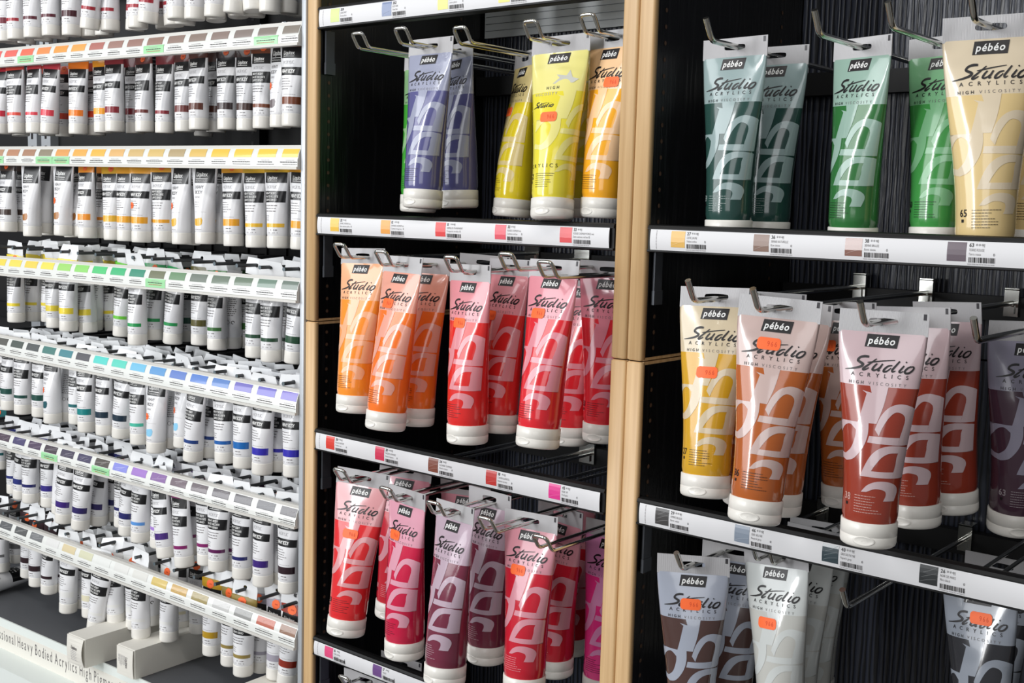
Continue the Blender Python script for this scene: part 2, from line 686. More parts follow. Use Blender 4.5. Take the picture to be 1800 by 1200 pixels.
def sw_label(mb, x, z0, h, colour, num, stars, l1, l2, scratch):
    """one colour swatch with its printed data beside it, on the rail face"""
    def put(VF, m_, y=-.0011):
        V, F = VF
        mb.add([(x + a * .001, y - face_curve(z0, h, b * .001) , z0 + b * .001) for a, b in V], F, m_)
    H = h * 1000
    sm = mat('swatch_card', colour, .4, 0, .5)
    put(cut2d(*rect2d(0, H * .17, 14.6, H - .9), 0, 4), sm)
    for k in range(scratch):
        y = H * .25 + k * H * .2
        put(ribbon([(1 + k, y), (6 + k, y + 2.2), (13.6, y + 3.8 + k)], [.2, .28, .16], 3), mat('swatch_scratch', tuple(min(255, int(c * .6 + 110)) for c in colour), .4), -.0013)
    X = 16.6
    put(text2d(num, X, H - 4.2, 2.9, bold=.02, narrow=.85), INK, -.0012)
    if stars:
        put(text2d('*' * stars, X + 4.7, H - 4.6, 3.0, track=.12), INK, -.0012)
        put(text2d('/I', X + 4.9 + stars * 1.75, H - 4.2, 2.7, narrow=.7), GREYINK, -.0012)
    put(text2d(l1, X, H - 7.4, 2.0, narrow=.62, track=.12), GREYINK, -.0012)
    put(text2d(l2, X, H - 10.6, 1.9, narrow=.66, track=.12), GREYINK, -.0012)
    put(text2d('0', X + 18.2, H - 10.6, 2.0), INK, -.0012)
    b = X
    while b < X + 19.5:
        w = rnd.choice((.3, .3, .45, .6, .9))
        put(rect2d(b, 2.6, b + w, 6.6), INK if rnd.random() < .75 else GREYINK, -.0012)
        b += w + rnd.choice((.3, .4, .6))
    put(wordbars(X - .8, X + 19.5, 1.0, .75, rnd, 1), PALEINK, -.0012)


def face_curve(z0, h, dz):
    q = (dz / h - .5) * 2
    return .0012 * (1 - q * q)


def label_rail(x0, x1, z0, z1, items, label, groups):
    t = empty('label_rail', ((x0 + x1) / 2, 0, z0))
    tag(t, label, 'label rail', groups)
    cx = (x0 + x1) / 2
    h = z1 - z0
    mb = MB()
    # black carrier with a rounded ledge above the card
    prof = [(.0125, z1 - z0 + .0035), (.006, h + .0045), (.001, h + .0035), (-.0004, h + .001), (-.0004, h), (.0015, h), (.0015, 0), (-.0004, 0), (-.0004, -.0016), (.0008, -.0024), (.0125, -.0024)]
    for xa, xb in ((x0, x1),):
        mb.loft([[(x - cx, y, z) for y, z in prof] for x in (xa, xb)], BLACK_METAL, True, caps=True, smooth=False)
    mb.build('rail_carrier', t)
    mb = MB()
    n = 8
    pts = [(-.0009 - face_curve(0, h, h * k / n), h * k / n) for k in range(n + 1)]
    e = .004
    mb.loft([[(x0 + e - cx, y, z) for y, z in pts], [(x1 - e - cx, y, z) for y, z in pts]], LABEL, False, smooth=True)
    mb.loft([[(x, -.0009, h * k / n) for k in range(n + 1)] for x in (x0 + e - cx, x1 - e - cx)], LABEL, False)
    V, F = wordbars(0, h * 1000 * .9, 0, .7, rnd, 1)
    mb.add([(x0 + e + .0065 - cx + b * .001, -.0011 - face_curve(0, h, a * .001 + .001), a * .001 + .001) for a, b in V], F, PALEINK)
    for (x, colour, num, stars, l1, l2, sc) in items:
        k = len(mb.v)
        sw_label(mb, 0, 0, h, colour, num, stars, l1, l2, sc)
        mb.v[k:] = [(a + x - cx, b, c) for a, b, c in mb.v[k:]]
    mb.build('label_strip', t)
    for xb, s_ in ((x0 + .0005, 1), (x1 - .0005, -1)):
        mb = MB()
        xa = xb - cx
        mb.box((min(xa, xa + s_ * .0022), .0105, -.0518), (max(xa, xa + s_ * .0022), .0235, -.0026), GREY_METAL)
        mb.box((min(xa, xa + s_ * .003), .0098, -.0518), (max(xa, xa + s_ * .003), .0242, -.0385), GREY_METAL)
        mb.build('hanger_bracket', t)
    return t


P = .0830
GM = 'white label rails of the middle cabinets'
GR = 'white label rails of the right cabinets'
x0 = -.416
label_rail(XM + .001, XM + W - .001, .3391, .3581, [
    (x0, (205, 222, 130), '359', 0, 'JAUNE VERT', 'Green yellow', 0), (x0 + P, (125, 140, 175), '352', 0, 'BLEU GRIS', 'Grey blue', 1),
    (x0 + 2 * P, (235, 228, 120), '360', 0, 'JAUNE CITRON', 'Lemon yellow', 0), (x0 + 3 * P, (240, 225, 110), '21', 3, 'JAUNE CADMIUM', 'Cadmium yellow', 0),
    (x0 + 4 * P, (245, 205, 90), '23', 3, 'JAUNE CADMIUM', 'Cadmium yellow', 0)],
    'white label rail above the yellow tubes with pale green, blue-grey and yellow swatches', GM)
x0 = -.413
label_rail(XM + .001, XM + W - .001, .1043, .1233, [
    (x0, (238, 192, 70), '32', 2, 'JAUNE CADMIUM fonc', 'Dark cadmium yellow', 0), (x0 + P, (240, 165, 75), '12', 3, 'ORANGE CADMIUM imit', 'Cadmium orange hue', 0),
    (x0 + 2 * P, (226, 66, 66), '13', 3, 'VERMILLON TRANSPARENT', 'Transparent vermilion', 0), (x0 + 3 * P, (228, 84, 100), '33', 2, 'ROUGE CADMIUM imit', 'Cadmium red hue', 0),
    (x0 + 4 * P, (226, 82, 86), '53', 2, 'ROUGE CADMIUM FONCE imit', 'Dark cadmium red hue', 0)],
    'white label rail between the yellow and the orange tubes, with yellow to red swatches', GM)
x0 = -.417
label_rail(XM + .001, XM + W - .001, -.1508, -.1315, [
    (x0, (222, 62, 48), '20', 3, 'ROUGE CADMIUM', 'Cadmium red', 0), (x0 + P, (218, 52, 88), '30', 3, 'MAGENTA PRIMAIRE', 'Primary magenta', 0),
    (x0 + 2 * P, (132, 74, 58), '54', 2, 'ALIZARINE CRAMOISIE', 'Alizarin crimson', 2), (x0 + 3 * P, (200, 56, 52), '18', 2, 'CARMIN NAPHTOL', 'Naphtol carmine', 1),
    (x0 + 4 * P, (234, 60, 150), '45', 2, 'ROSE VIF', 'Vivid pink', 1)],
    'white label rail above the crimson tubes, ending in a hot pink swatch', GM)
x0 = -.416
label_rail(XM + .001, XM + W - .001, -.4045, -.3875, [
    (x0, (232, 78, 130), '15', 2, 'ROSE CORAIL', 'Coral pink', 0), (x0 + P, (112, 74, 138), '17', 2, 'VIOLET', 'Violet', 0),
    (x0 + 2 * P, (86, 80, 150), '19', 2, 'BLEU VIOLET', 'Blue violet', 0), (x0 + 3 * P, (70, 80, 150), '10', 2, 'BLEU', 'Blue', 0)],
    'white label rail lowest in the middle cabinet with pink and violet swatches', GM)
x0 = .0455
label_rail(XR + .001, XR + W - .001, .1049, .1236, [
    (x0, (226, 178, 84), '27', 3, 'OCRE JAUNE', 'Yellow ochre', 1), (x0 + P, (134, 106, 92), '36', 3, 'SIENNE NATURELLE', 'Raw sienna', 1),
    (x0 + 2 * P, (132, 88, 74), '38', 3, 'SIENNE BRULEE', 'Burnt sienna', 1), (x0 + 3 * P, (98, 84, 94), '63', 3, 'TERRE ROUGE', 'Terra rossa', 0)],
    'white label rail between the green and the brown tubes, with ochre and sienna swatches', GR)
x0 = .041
label_rail(XR + .001, XR + W - .001, -.1525, -.1330, [
    (x0, (66, 64, 64), '29', 3, 'OMBRE BRULEE', 'Burnt umber', 3), (x0 + P, (136, 148, 164), '46', 3, 'GRIS NEUTRE', 'Neutral grey', 1),
    (x0 + 2 * P, (44, 62, 70), '40', 3, 'GRIS DE PAYNE', "Payne's grey", 3), (x0 + 3 * P, (40, 44, 46), '26', 3, 'NOIR DE MARS', 'Mars black', 3)],
    'white label rail below the brown tubes with grey and black swatches', GR)

# ------------------------------------------------------------------ hook bars and hooks of the wooden bays
YB = .2755
for (xl, z, lab) in ((XM, .298, 'black mounting bar behind the yellow tubes'), (XM, .072, 'black mounting bar behind the orange and red tubes'),
                     (XM, -.170, 'black mounting bar behind the crimson and mauve tubes'), (XM, -.424, 'black mounting bar lowest in the middle cabinet'),
                     (XR, .280, 'black mounting bar behind the green tubes'), (XR, .054, 'black mounting bar behind the sienna tubes'),
                     (XR, -.186, 'black mounting bar behind the grey tubes')):
    m = MB()
    m.box((xl + .0015, YB, z - .012), (xl + W - .0015, YB + .012, z + .012), BLACK_METAL)
    tag(m.build('mounting_bar'), lab, 'mounting bar', 'black mounting bars in the cabinets')


def wire_hook(kind, x, ybend, z, label, group):
    """chromed display hook: a clip plate at the back and one or two rods with an upturned end"""
    t = empty('display_hook', (x, YB, z))
    tag(t, label, 'hook', group)
    r = .0023
    yb = ybend - YB
    mb = MB()
    if kind == 'single':
        mb.tube(fillet([(0, -.004, 0), (0, yb, 0), (0, yb - .0115, .0175)], .006), r * 1.15, CHROME, 12)
    else:
        d = .0080
        mb.tube(fillet([(-d, -.004, 0), (-d, yb, 0), (-d, yb - .010, .0145), (d, yb - .010, .0145), (d, yb, 0), (d, -.004, 0)], .0045), r * .82, CHROME, 10)
    mb.build('wire', t)
    mb = MB()
    w = .0068 if kind == 'single' else .0115
    mb.box((-w, -.0035, -.013), (w, -.0004, .0135), CHROME)
    mb.box((-w, -.0035, .0125), (w, .0125, .0145), CHROME)
    mb.box((-w * .55, -.0060, -.010), (w * .55, -.0030, -.002), CHROME)
    mb.build('clip_plate', t)
    return t


GHM = 'chrome loop hooks in the middle cabinets'
GHR = 'chrome hooks in the right cabinets'
for a in [
    ('loop', -.344, -.018, .3075, 'empty chrome loop hook, leftmost above the top rail tubes of the middle cabinet', GHM),
    ('loop', -.276, -.021, .3075, 'chrome loop hook holding the violet-grey tubes', GHM),
    ('loop', -.199, -.014, .3035, 'long chrome loop hook holding the lemon tube with the sticker below its name', GHM),
    ('loop', -.1085, -.014, .3025, 'chrome loop hook holding the rotated pale yellow tube', GHM),
    ('loop', -.0500, -.002, .3055, 'chrome loop hook holding the amber tube beside the beech post', GHM),
    ('loop', -.334, -.050, .0815, 'chrome loop hook holding the pale orange tube', GHM),
    ('loop', -.254, -.066, .0775, 'chrome loop hook holding the deep orange tubes', GHM),
    ('loop', -.169, -.053, .0755, 'chrome loop hook holding the centre red tube above its large white cap', GHM),
    ('loop', -.080, -.075, .0830, 'chrome loop hook holding the red tube left of the one by the beech post', GHM),
    ('loop', -.046, -.060, .0770, 'chrome loop hook holding the red tube beside the beech post', GHM),
    ('loop', -.313, -.066, -.1590, 'chrome loop hook holding the scarlet tubes marked 20', GHM),
    ('loop', -.236, -.072, -.1650, 'chrome loop hook holding the narrow rose red tube', GHM),
    ('loop', -.156, -.085, -.1630, 'chrome loop hook holding the mauve tubes', GHM),
    ('loop', -.092, -.082, -.1670, 'chrome loop hook holding the big crimson tubes', GHM),
    ('loop', -.046, -.055, -.1810, 'chrome loop hook holding the hot pink tube', GHM),
    ('loop', -.365, -.008, -.4230, 'chrome loop hook holding the lilac tube at the bottom', GHM),
    ('single', .086, -.015, .2868, 'chrome hook holding the dark green tubes', GHR),
    ('single', .1885, -.022, .2838, 'chrome hook holding the mid green tube', GHR),
    ('single', .2465, -.018, .2856, 'chrome hook holding the bright green tube', GHR),
    ('single', .3010, .004, .2900, 'chrome hook holding the cream tube', GHR),
    ('single', .1090, -.064, .0665, 'chrome hook holding the ochre tube', GHR),
    ('single', .1800, -.085, .0650, 'chrome hook holding the front raw sienna tube', GHR),
    ('single', .2640, -.078, .0605, 'chrome hook holding the front burnt sienna tube', GHR),
    ('single', .3340, -.040, .0520, 'chrome hook holding the plum tube', GHR),
    ('single', .0830, -.020, -.1797, 'chrome hook holding the umber tube', GHR),
    ('loop', .1480, .012, -.1662, 'chrome loop hook holding the pale grey tubes', GHR),
    ('single', .2360, -.012, -.1800, 'empty chrome hook beside the pale grey tubes', GHR),
    ('loop', .3180, .024, -.1552, 'chrome loop hook holding the black tube', GHR),
]:
    wire_hook(*a)

# ------------------------------------------------------------------ large hang tubes
BIG = TubeSurf(.021, -.0085, -.153)
def zx(pts):
    """points measured on a tube seen square-on (zoomed pixels) -> millimetres round the tube and down it"""
    out = []
    for a, b in pts:
        v = .1858 * b - 71.4
        x = (a - (1185 - (b - 380) * .0764)) * .1828
        i = int(min(max(v / 1000 / BIG.len, 0), 1) * (BIG.NV - 1))
        row = BIG.G[i]
        j0, j1 = BIG.NU // 4 + 1, BIG.NU - BIG.NU // 4 - 1
        us = np.linspace(-BIG.per / 2, BIG.per / 2, BIG.NU)
        u = np.interp(x * .001, row[j0:j1, 0], us[j0:j1]) * 1000
        out.append((float(u), -v))
    return out


def smooth(parts, n=5):
    """parts: runs of points; each run is a smooth curve, runs meet at corners"""
    out = []
    for run in parts:
        P = [np.array(q, float) for q in run]
        for i in range(len(P) - 1):
            p0, p1, p2, p3 = P[max(i - 1, 0)], P[i], P[i + 1], P[min(i + 2, len(P) - 1)]
            for k in range(n):
                t = k / n
                out.append(tuple(.5 * (2 * p1 + (p2 - p0) * t + (2 * p0 - 5 * p1 + 4 * p2 - p3) * t * t + (3 * p1 - p0 - 3 * p2 + p3) * t ** 3)))
    return out


def poly(pts):
    V = zx(pts)
    return V, [tuple(range(len(V)))]


def curve(*parts):
    return poly(smooth(parts))


PATTERN = []
# long stem that hooks round into a ring at the left
PATTERN.append(curve([(1140, 598), (1215, 598)], [(1215, 598), (1196, 680), (1170, 752)], [(1170, 752), (1139, 752)], [(1139, 752), (1136, 800), (1118, 850), (1080, 900), (1046, 916)],
                     [(1046, 916), (1040, 888)], [(1040, 888), (1066, 860), (1084, 810), (1086, 775)], [(1086, 775), (1106, 712), (1128, 634)], [(1128, 634), (1110, 622)], [(1110, 622), (1148, 630)], [(1148, 630), (1140, 598)]))
PATTERN.append(curve([(1046, 916), (1012, 900), (994, 850), (992, 752)], [(992, 752), (1110, 752)], [(1110, 752), (1086, 784)], [(1086, 784), (1060, 764), (1034, 778), (1016, 820), (1014, 862), (1024, 884), (1042, 888)], [(1042, 888), (1046, 916)]))
# arch of the h
PATTERN.append(curve([(1164, 775), (1186, 722), (1218, 684), (1258, 667), (1296, 672), (1318, 692), (1322, 726), (1311, 780), (1299, 834)], [(1299, 834), (1250, 834)], [(1250, 834), (1262, 790), (1276, 742), (1277, 716), (1262, 702), (1240, 703), (1216, 728), (1194, 765), (1180, 800)], [(1180, 800), (1164, 775)]))
PATTERN.append(curve([(1142, 803), (1258, 803)], [(1258, 803), (1250, 834)], [(1250, 834), (1134, 830)], [(1134, 830), (1142, 803)]))
# bowl of the a, in two halves round its counter
PATTERN.append(curve([(1106, 968), (1124, 926), (1150, 880), (1184, 850), (1222, 838), (1255, 837)], [(1255, 837), (1252, 866)], [(1252, 866), (1222, 868), (1194, 884), (1168, 916), (1148, 948)], [(1148, 948), (1142, 968)], [(1142, 968), (1106, 968)]))
PATTERN.append(curve([(1255, 837), (1284, 846), (1300, 874), (1296, 918), (1282, 970)], [(1282, 970), (1226, 970)], [(1226, 970), (1240, 920), (1246, 884), (1252, 866)], [(1252, 866), (1255, 837)]))
PATTERN.append(curve([(1147, 944), (1234, 944)], [(1234, 944), (1226, 970)], [(1226, 970), (1138, 968)], [(1138, 968), (1147, 944)]))
# shoulder of the r
PATTERN.append(curve([(1110, 1032), (1136, 1002), (1172, 985), (1212, 984), (1238, 998), (1243, 1024), (1232, 1064)], [(1232, 1064), (1196, 1064)], [(1196, 1064), (1206, 1038), (1200, 1020), (1166, 1015), (1132, 1030)], [(1132, 1030), (1110, 1032)]))
PATTERN = [cut2d(*p, 2.6, 5.0) for p in PATTERN]
STUDIO_BIG = cut2d(*studio2d(0, -29.0, 1 / 15.3), 2.6, 0)
STUDIO_SMALL = cut2d(*studio2d(-10, -56.0, 1 / 30), 2.6, 0)
LOGO_BOX = cut2d(*rect2d(-12.2, -11.4, 11.6, -1.6, .14), 2.6, 0)
LOGO_TXT = text2d('pébéo', -9.8, -9.0, 5.6, x1=9.6, bold=.022, shear=.2, narrow=.9)


def tube_mesh(name, base, tint, num, light, alt):
    mb = MB()
    bm_ = mat('tube_colour', base, .17, 0, .6, bump=(28, .10))
    tm = mat('tube_clear_tint', tint, .17, 0, .6, bump=(28, .10))
    fine = mat('fine_print', tuple(int(c * .38 + 12) for c in base), .4)
    ink2 = mat('pale_print', tuple(min(255, int(c * .45 + 130)) for c in base), .4) if light else INK
    BIG.body(mb, [(0, .0405, tm), (.0405, BIG.len, bm_)], 64, 30)
    if not alt:
        for p in PATTERN:
            BIG.decal(mb, p, tm, .00022)
        BIG.decal(mb, LOGO_BOX, INK, .0003)
        BIG.decal(mb, LOGO_TXT, WHITEINK, .0005)
        BIG.decal(mb, STUDIO_BIG, INK, .0004)
        BIG.decal(mb, text2d('ACRYLICS', -20.5, -33.8, 3.0, x1=22, bold=.012), INK, .0003)
        BIG.decal(mb, text2d('HIGH', -21.5, -39.6, 2.4, x1=-10.2, bold=.016), INK, .0003)
        BIG.decal(mb, text2d('VISCOSITY', -6.6, -39.6, 2.4, x1=21, bold=-.006), GREYINK, .0003)
        nx_, ny_ = -19.6, -128.0
    else:
        for p in PATTERN:
            BIG.decal(mb, ([(a + 16, b) for a, b in p[0]], p[1]), tm, .00022)
        BIG.decal(mb, LOGO_BOX, INK, .0003)
        BIG.decal(mb, LOGO_TXT, WHITEINK, .0005)
        BIG.decal(mb, text2d('HIGH', -8, -38, 3.0, x1=6, bold=.012), INK, .0003)
        BIG.decal(mb, text2d('VISCOSITY', -22, -44, 3.0, x1=5), PALEINK, .0003)
        BIG.decal(mb, STUDIO_SMALL, INK, .0004)
        BIG.decal(mb, text2d('ACRYLICS', -24, -116, 3.8, x1=14), INK, .0003)
        BIG.decal(mb, poly_shift([(1100, 640), (1140, 610), (1120, 590), (1180, 600), (1200, 570), (1215, 610), (1250, 620), (1220, 640)], 10, 15), mat('tube_clear_tint', (205, 205, 195), .17, 0, .6, bump=(28, .10)), .0003)
        nx_, ny_ = -20.5, -126.5
    BIG.decal(mb, text2d(num, nx_, ny_, 5.4, bold=.018, narrow=.85), ink2, .0003)
    BIG.decal(mb, rect2d(nx_ + 1.5, ny_ - 4.2, nx_ + 3.8, ny_ - 1.9), INK, .0003)
    rr = random.Random(num)
    for k in range(7):
        BIG.decal(mb, wordbars(-9.5, 14, ny_ + 4.4 - k * 2.1, .5, rr, rr.uniform(.5, .9)), ink2 if light else fine, .0003)
    return mb.mesh(name)


def poly_shift(pts, dx, dy):
    V = [(a + dx, b + dy) for a, b in zx(pts)]
    return V, [tuple(range(len(V)))]


def cap_mesh():
    mb = MB()
    mb.lathe([(.0206, -.1528), (.0213, -.1533), (.0213, -.1629), (.0210, -.1632), (.0210, -.1636)], CAPW, 48)
    lid = MB()
    lid.lathe([(.0210, -.1636), (.0213, -.1639), (.0212, -.1690), (.0206, -.1712), (.0190, -.1724), (.012, -.1727)], CAPW, 48)
    # thumb notch and hinge tab on the front of the lid
    n = 24
    rings = []
    for q, d in ((1.0, .0001), (.9, .0006), (.78, .0002), (.3, .00012)):
        ring = []
        for k in range(n):
            a = 2 * math.pi * k / n
            u = .0088 * q * math.cos(a)
            z = -.1664 + .0036 * q * math.sin(a)
            th = u / .0215
            ring.append(((.0212 + d) * math.sin(th), -(.0212 + d) * math.cos(th), z))
        rings.append(ring)
    lid.loft(rings, CAPW, True, caps=True)
    return mb.mesh('cap'), lid.mesh('flip_lid')


def tab_mesh():
    mb = MB()
    plate_with_slot(mb, -.033, .033, -.0098, .0082, .0215, .0050, .0008, TABC)
    mb.box((.0288, -.0006, .0028), (.0312, .0006, .0074), TABMARK)
    return mb.mesh('hang_tab')


(CAP_ME, LID_ME), TAB_ME = cap_mesh(), tab_mesh()
STK = {}


def sticker_big(x, v):
    mb = MB()
    w, h, c = 9.4, 4.9, 2.2
    P_ = [(-w + c, h), (w - c, h), (w - .6, h - 1.1), (w, h - c - .6), (w, -h + c + .6), (w - .6, -h + 1.1), (w - c, -h), (-w + c, -h), (-w + .6, -h + 1.1), (-w, -h + c + .6), (-w, h - c - .6), (-w + .6, h - 1.1)]
    BIG.decal(mb, ([(a + x, b - v) for a, b in P_], [tuple(range(12))]), STICK, .0006, cut=(2.6, 0))
    BIG.decal(mb, text2d('966', x - 1, -v - 2.0, 4.2, x1=x + 6.5, narrow=.7, bold=-.01), STICKINK, .0008)
    return mb.mesh('price_sticker')


BIGMESH = {}


def big_tube(pos, psi, roll, pit, col, label, group, stick=None, scale=1.0):
    base, tint, num, light, alt = col
    if col not in BIGMESH:
        BIGMESH[col] = tube_mesh('tube_body', base, tint, num, light, alt)
    t = empty('hanging_paint_tube', pos)
    t.matrix_world = Matrix.Translation(pos) @ rot(psi, roll, pit) @ Matrix.Scale(scale, 4)
    tag(t, label, 'paint tube', group)
    for nm, me in (('tube_body', BIGMESH[col]), ('cap', CAP_ME), ('hang_tab', TAB_ME)):
        o = bpy.data.objects.new(nm, me)
        COL.objects.link(o)
        o.parent = t
        if nm == 'cap':
            o2 = bpy.data.objects.new('flip_lid', LID_ME)
            COL.objects.link(o2)
            o2.parent = o
    if stick:
        if stick not in STK:
            STK[stick] = sticker_big(*stick)
        o = bpy.data.objects.new('price_sticker', STK[stick])
        COL.objects.link(o)
        o.parent = t
        o['label'] = 'orange price sticker'
    return t


C_ = {
    'green40': ((70, 165, 60), (150, 196, 140), '40', 0, 0),
    'violet': ((92, 92, 142), (160, 164, 186), '50', 0, 0),
    'lemon': ((240, 215, 40), (236, 214, 148), '21', 0, 0),
    'pale': ((236, 221, 62), (237, 228, 140), '22', 0, 1),
    'amber': ((252, 178, 42), (250, 207, 160), '23', 0, 0),
    'orange': ((255, 152, 50), (250, 184, 140), '32', 0, 0),
    'deeporange': ((250, 122, 42), (238, 168, 148), '12', 0, 0),
    'redorange': ((235, 80, 50), (230, 150, 130), '12', 0, 0),
    'red': ((226, 46, 44), (228, 150, 158), '13', 0, 0),
    'red33': ((226, 42, 52), (228, 146, 158), '33', 0, 0),
    'red53': ((226, 46, 58), (226, 140, 156), '53', 0, 0),
    'scarlet20': ((228, 46, 50), (224, 160, 164), '20', 0, 0),
    'rose': ((205, 34, 72), (224, 160, 178), '30', 0, 0),
    'mauve': ((118, 48, 68), (190, 168, 182), '54', 1, 0),
    'crimson': ((200, 34, 52), (216, 148, 160), '18', 1, 0),
    'pink': ((244, 58, 142), (230, 150, 198), '45', 0, 0),
    'lilac': ((150, 120, 175), (196, 180, 205), '17', 0, 0),
    'dkgreen': ((42, 74, 68), (150, 170, 170), '59', 1, 0),
    'midgreen': ((54, 116, 62), (154, 184, 170), '61', 0, 0),
    'bright': ((68, 150, 74), (128, 186, 138), '60', 0, 0),
    'cream': ((231, 204, 146), (228, 212, 184), '65', 0, 0),
    'ochre': ((214, 164, 42), (214, 198, 168), '27', 0, 0),
    'sienna': ((180, 96, 44), (204, 180, 174), '36', 0, 0),
    'burnt': ((152, 60, 44), (204, 180, 184), '38', 1, 0),
    'plum': ((74, 50, 64), (150, 146, 164), '63', 1, 0),
    'umber': ((82, 60, 56), (164, 170, 184), '29', 0, 0),
    'palegrey': ((196, 196, 190), (206, 210, 208), '46', 0, 0),
    'black': ((46, 46, 50), (142, 148, 158), '26', 1, 0),
}
G1, G2, G3, G4 = 'yellow and violet tubes on the upper hooks', 'orange and red tubes on the middle hooks', 'crimson and mauve tubes on the lower hooks', 'tubes at the bottom of the middle cabinet'
G5, G6, G7 = 'green and cream tubes on the upper hooks', 'ochre and brown tubes on the middle hooks', 'umber, grey and black tubes on the lower hooks'
G0 = 'tubes hanging above the top label rail'
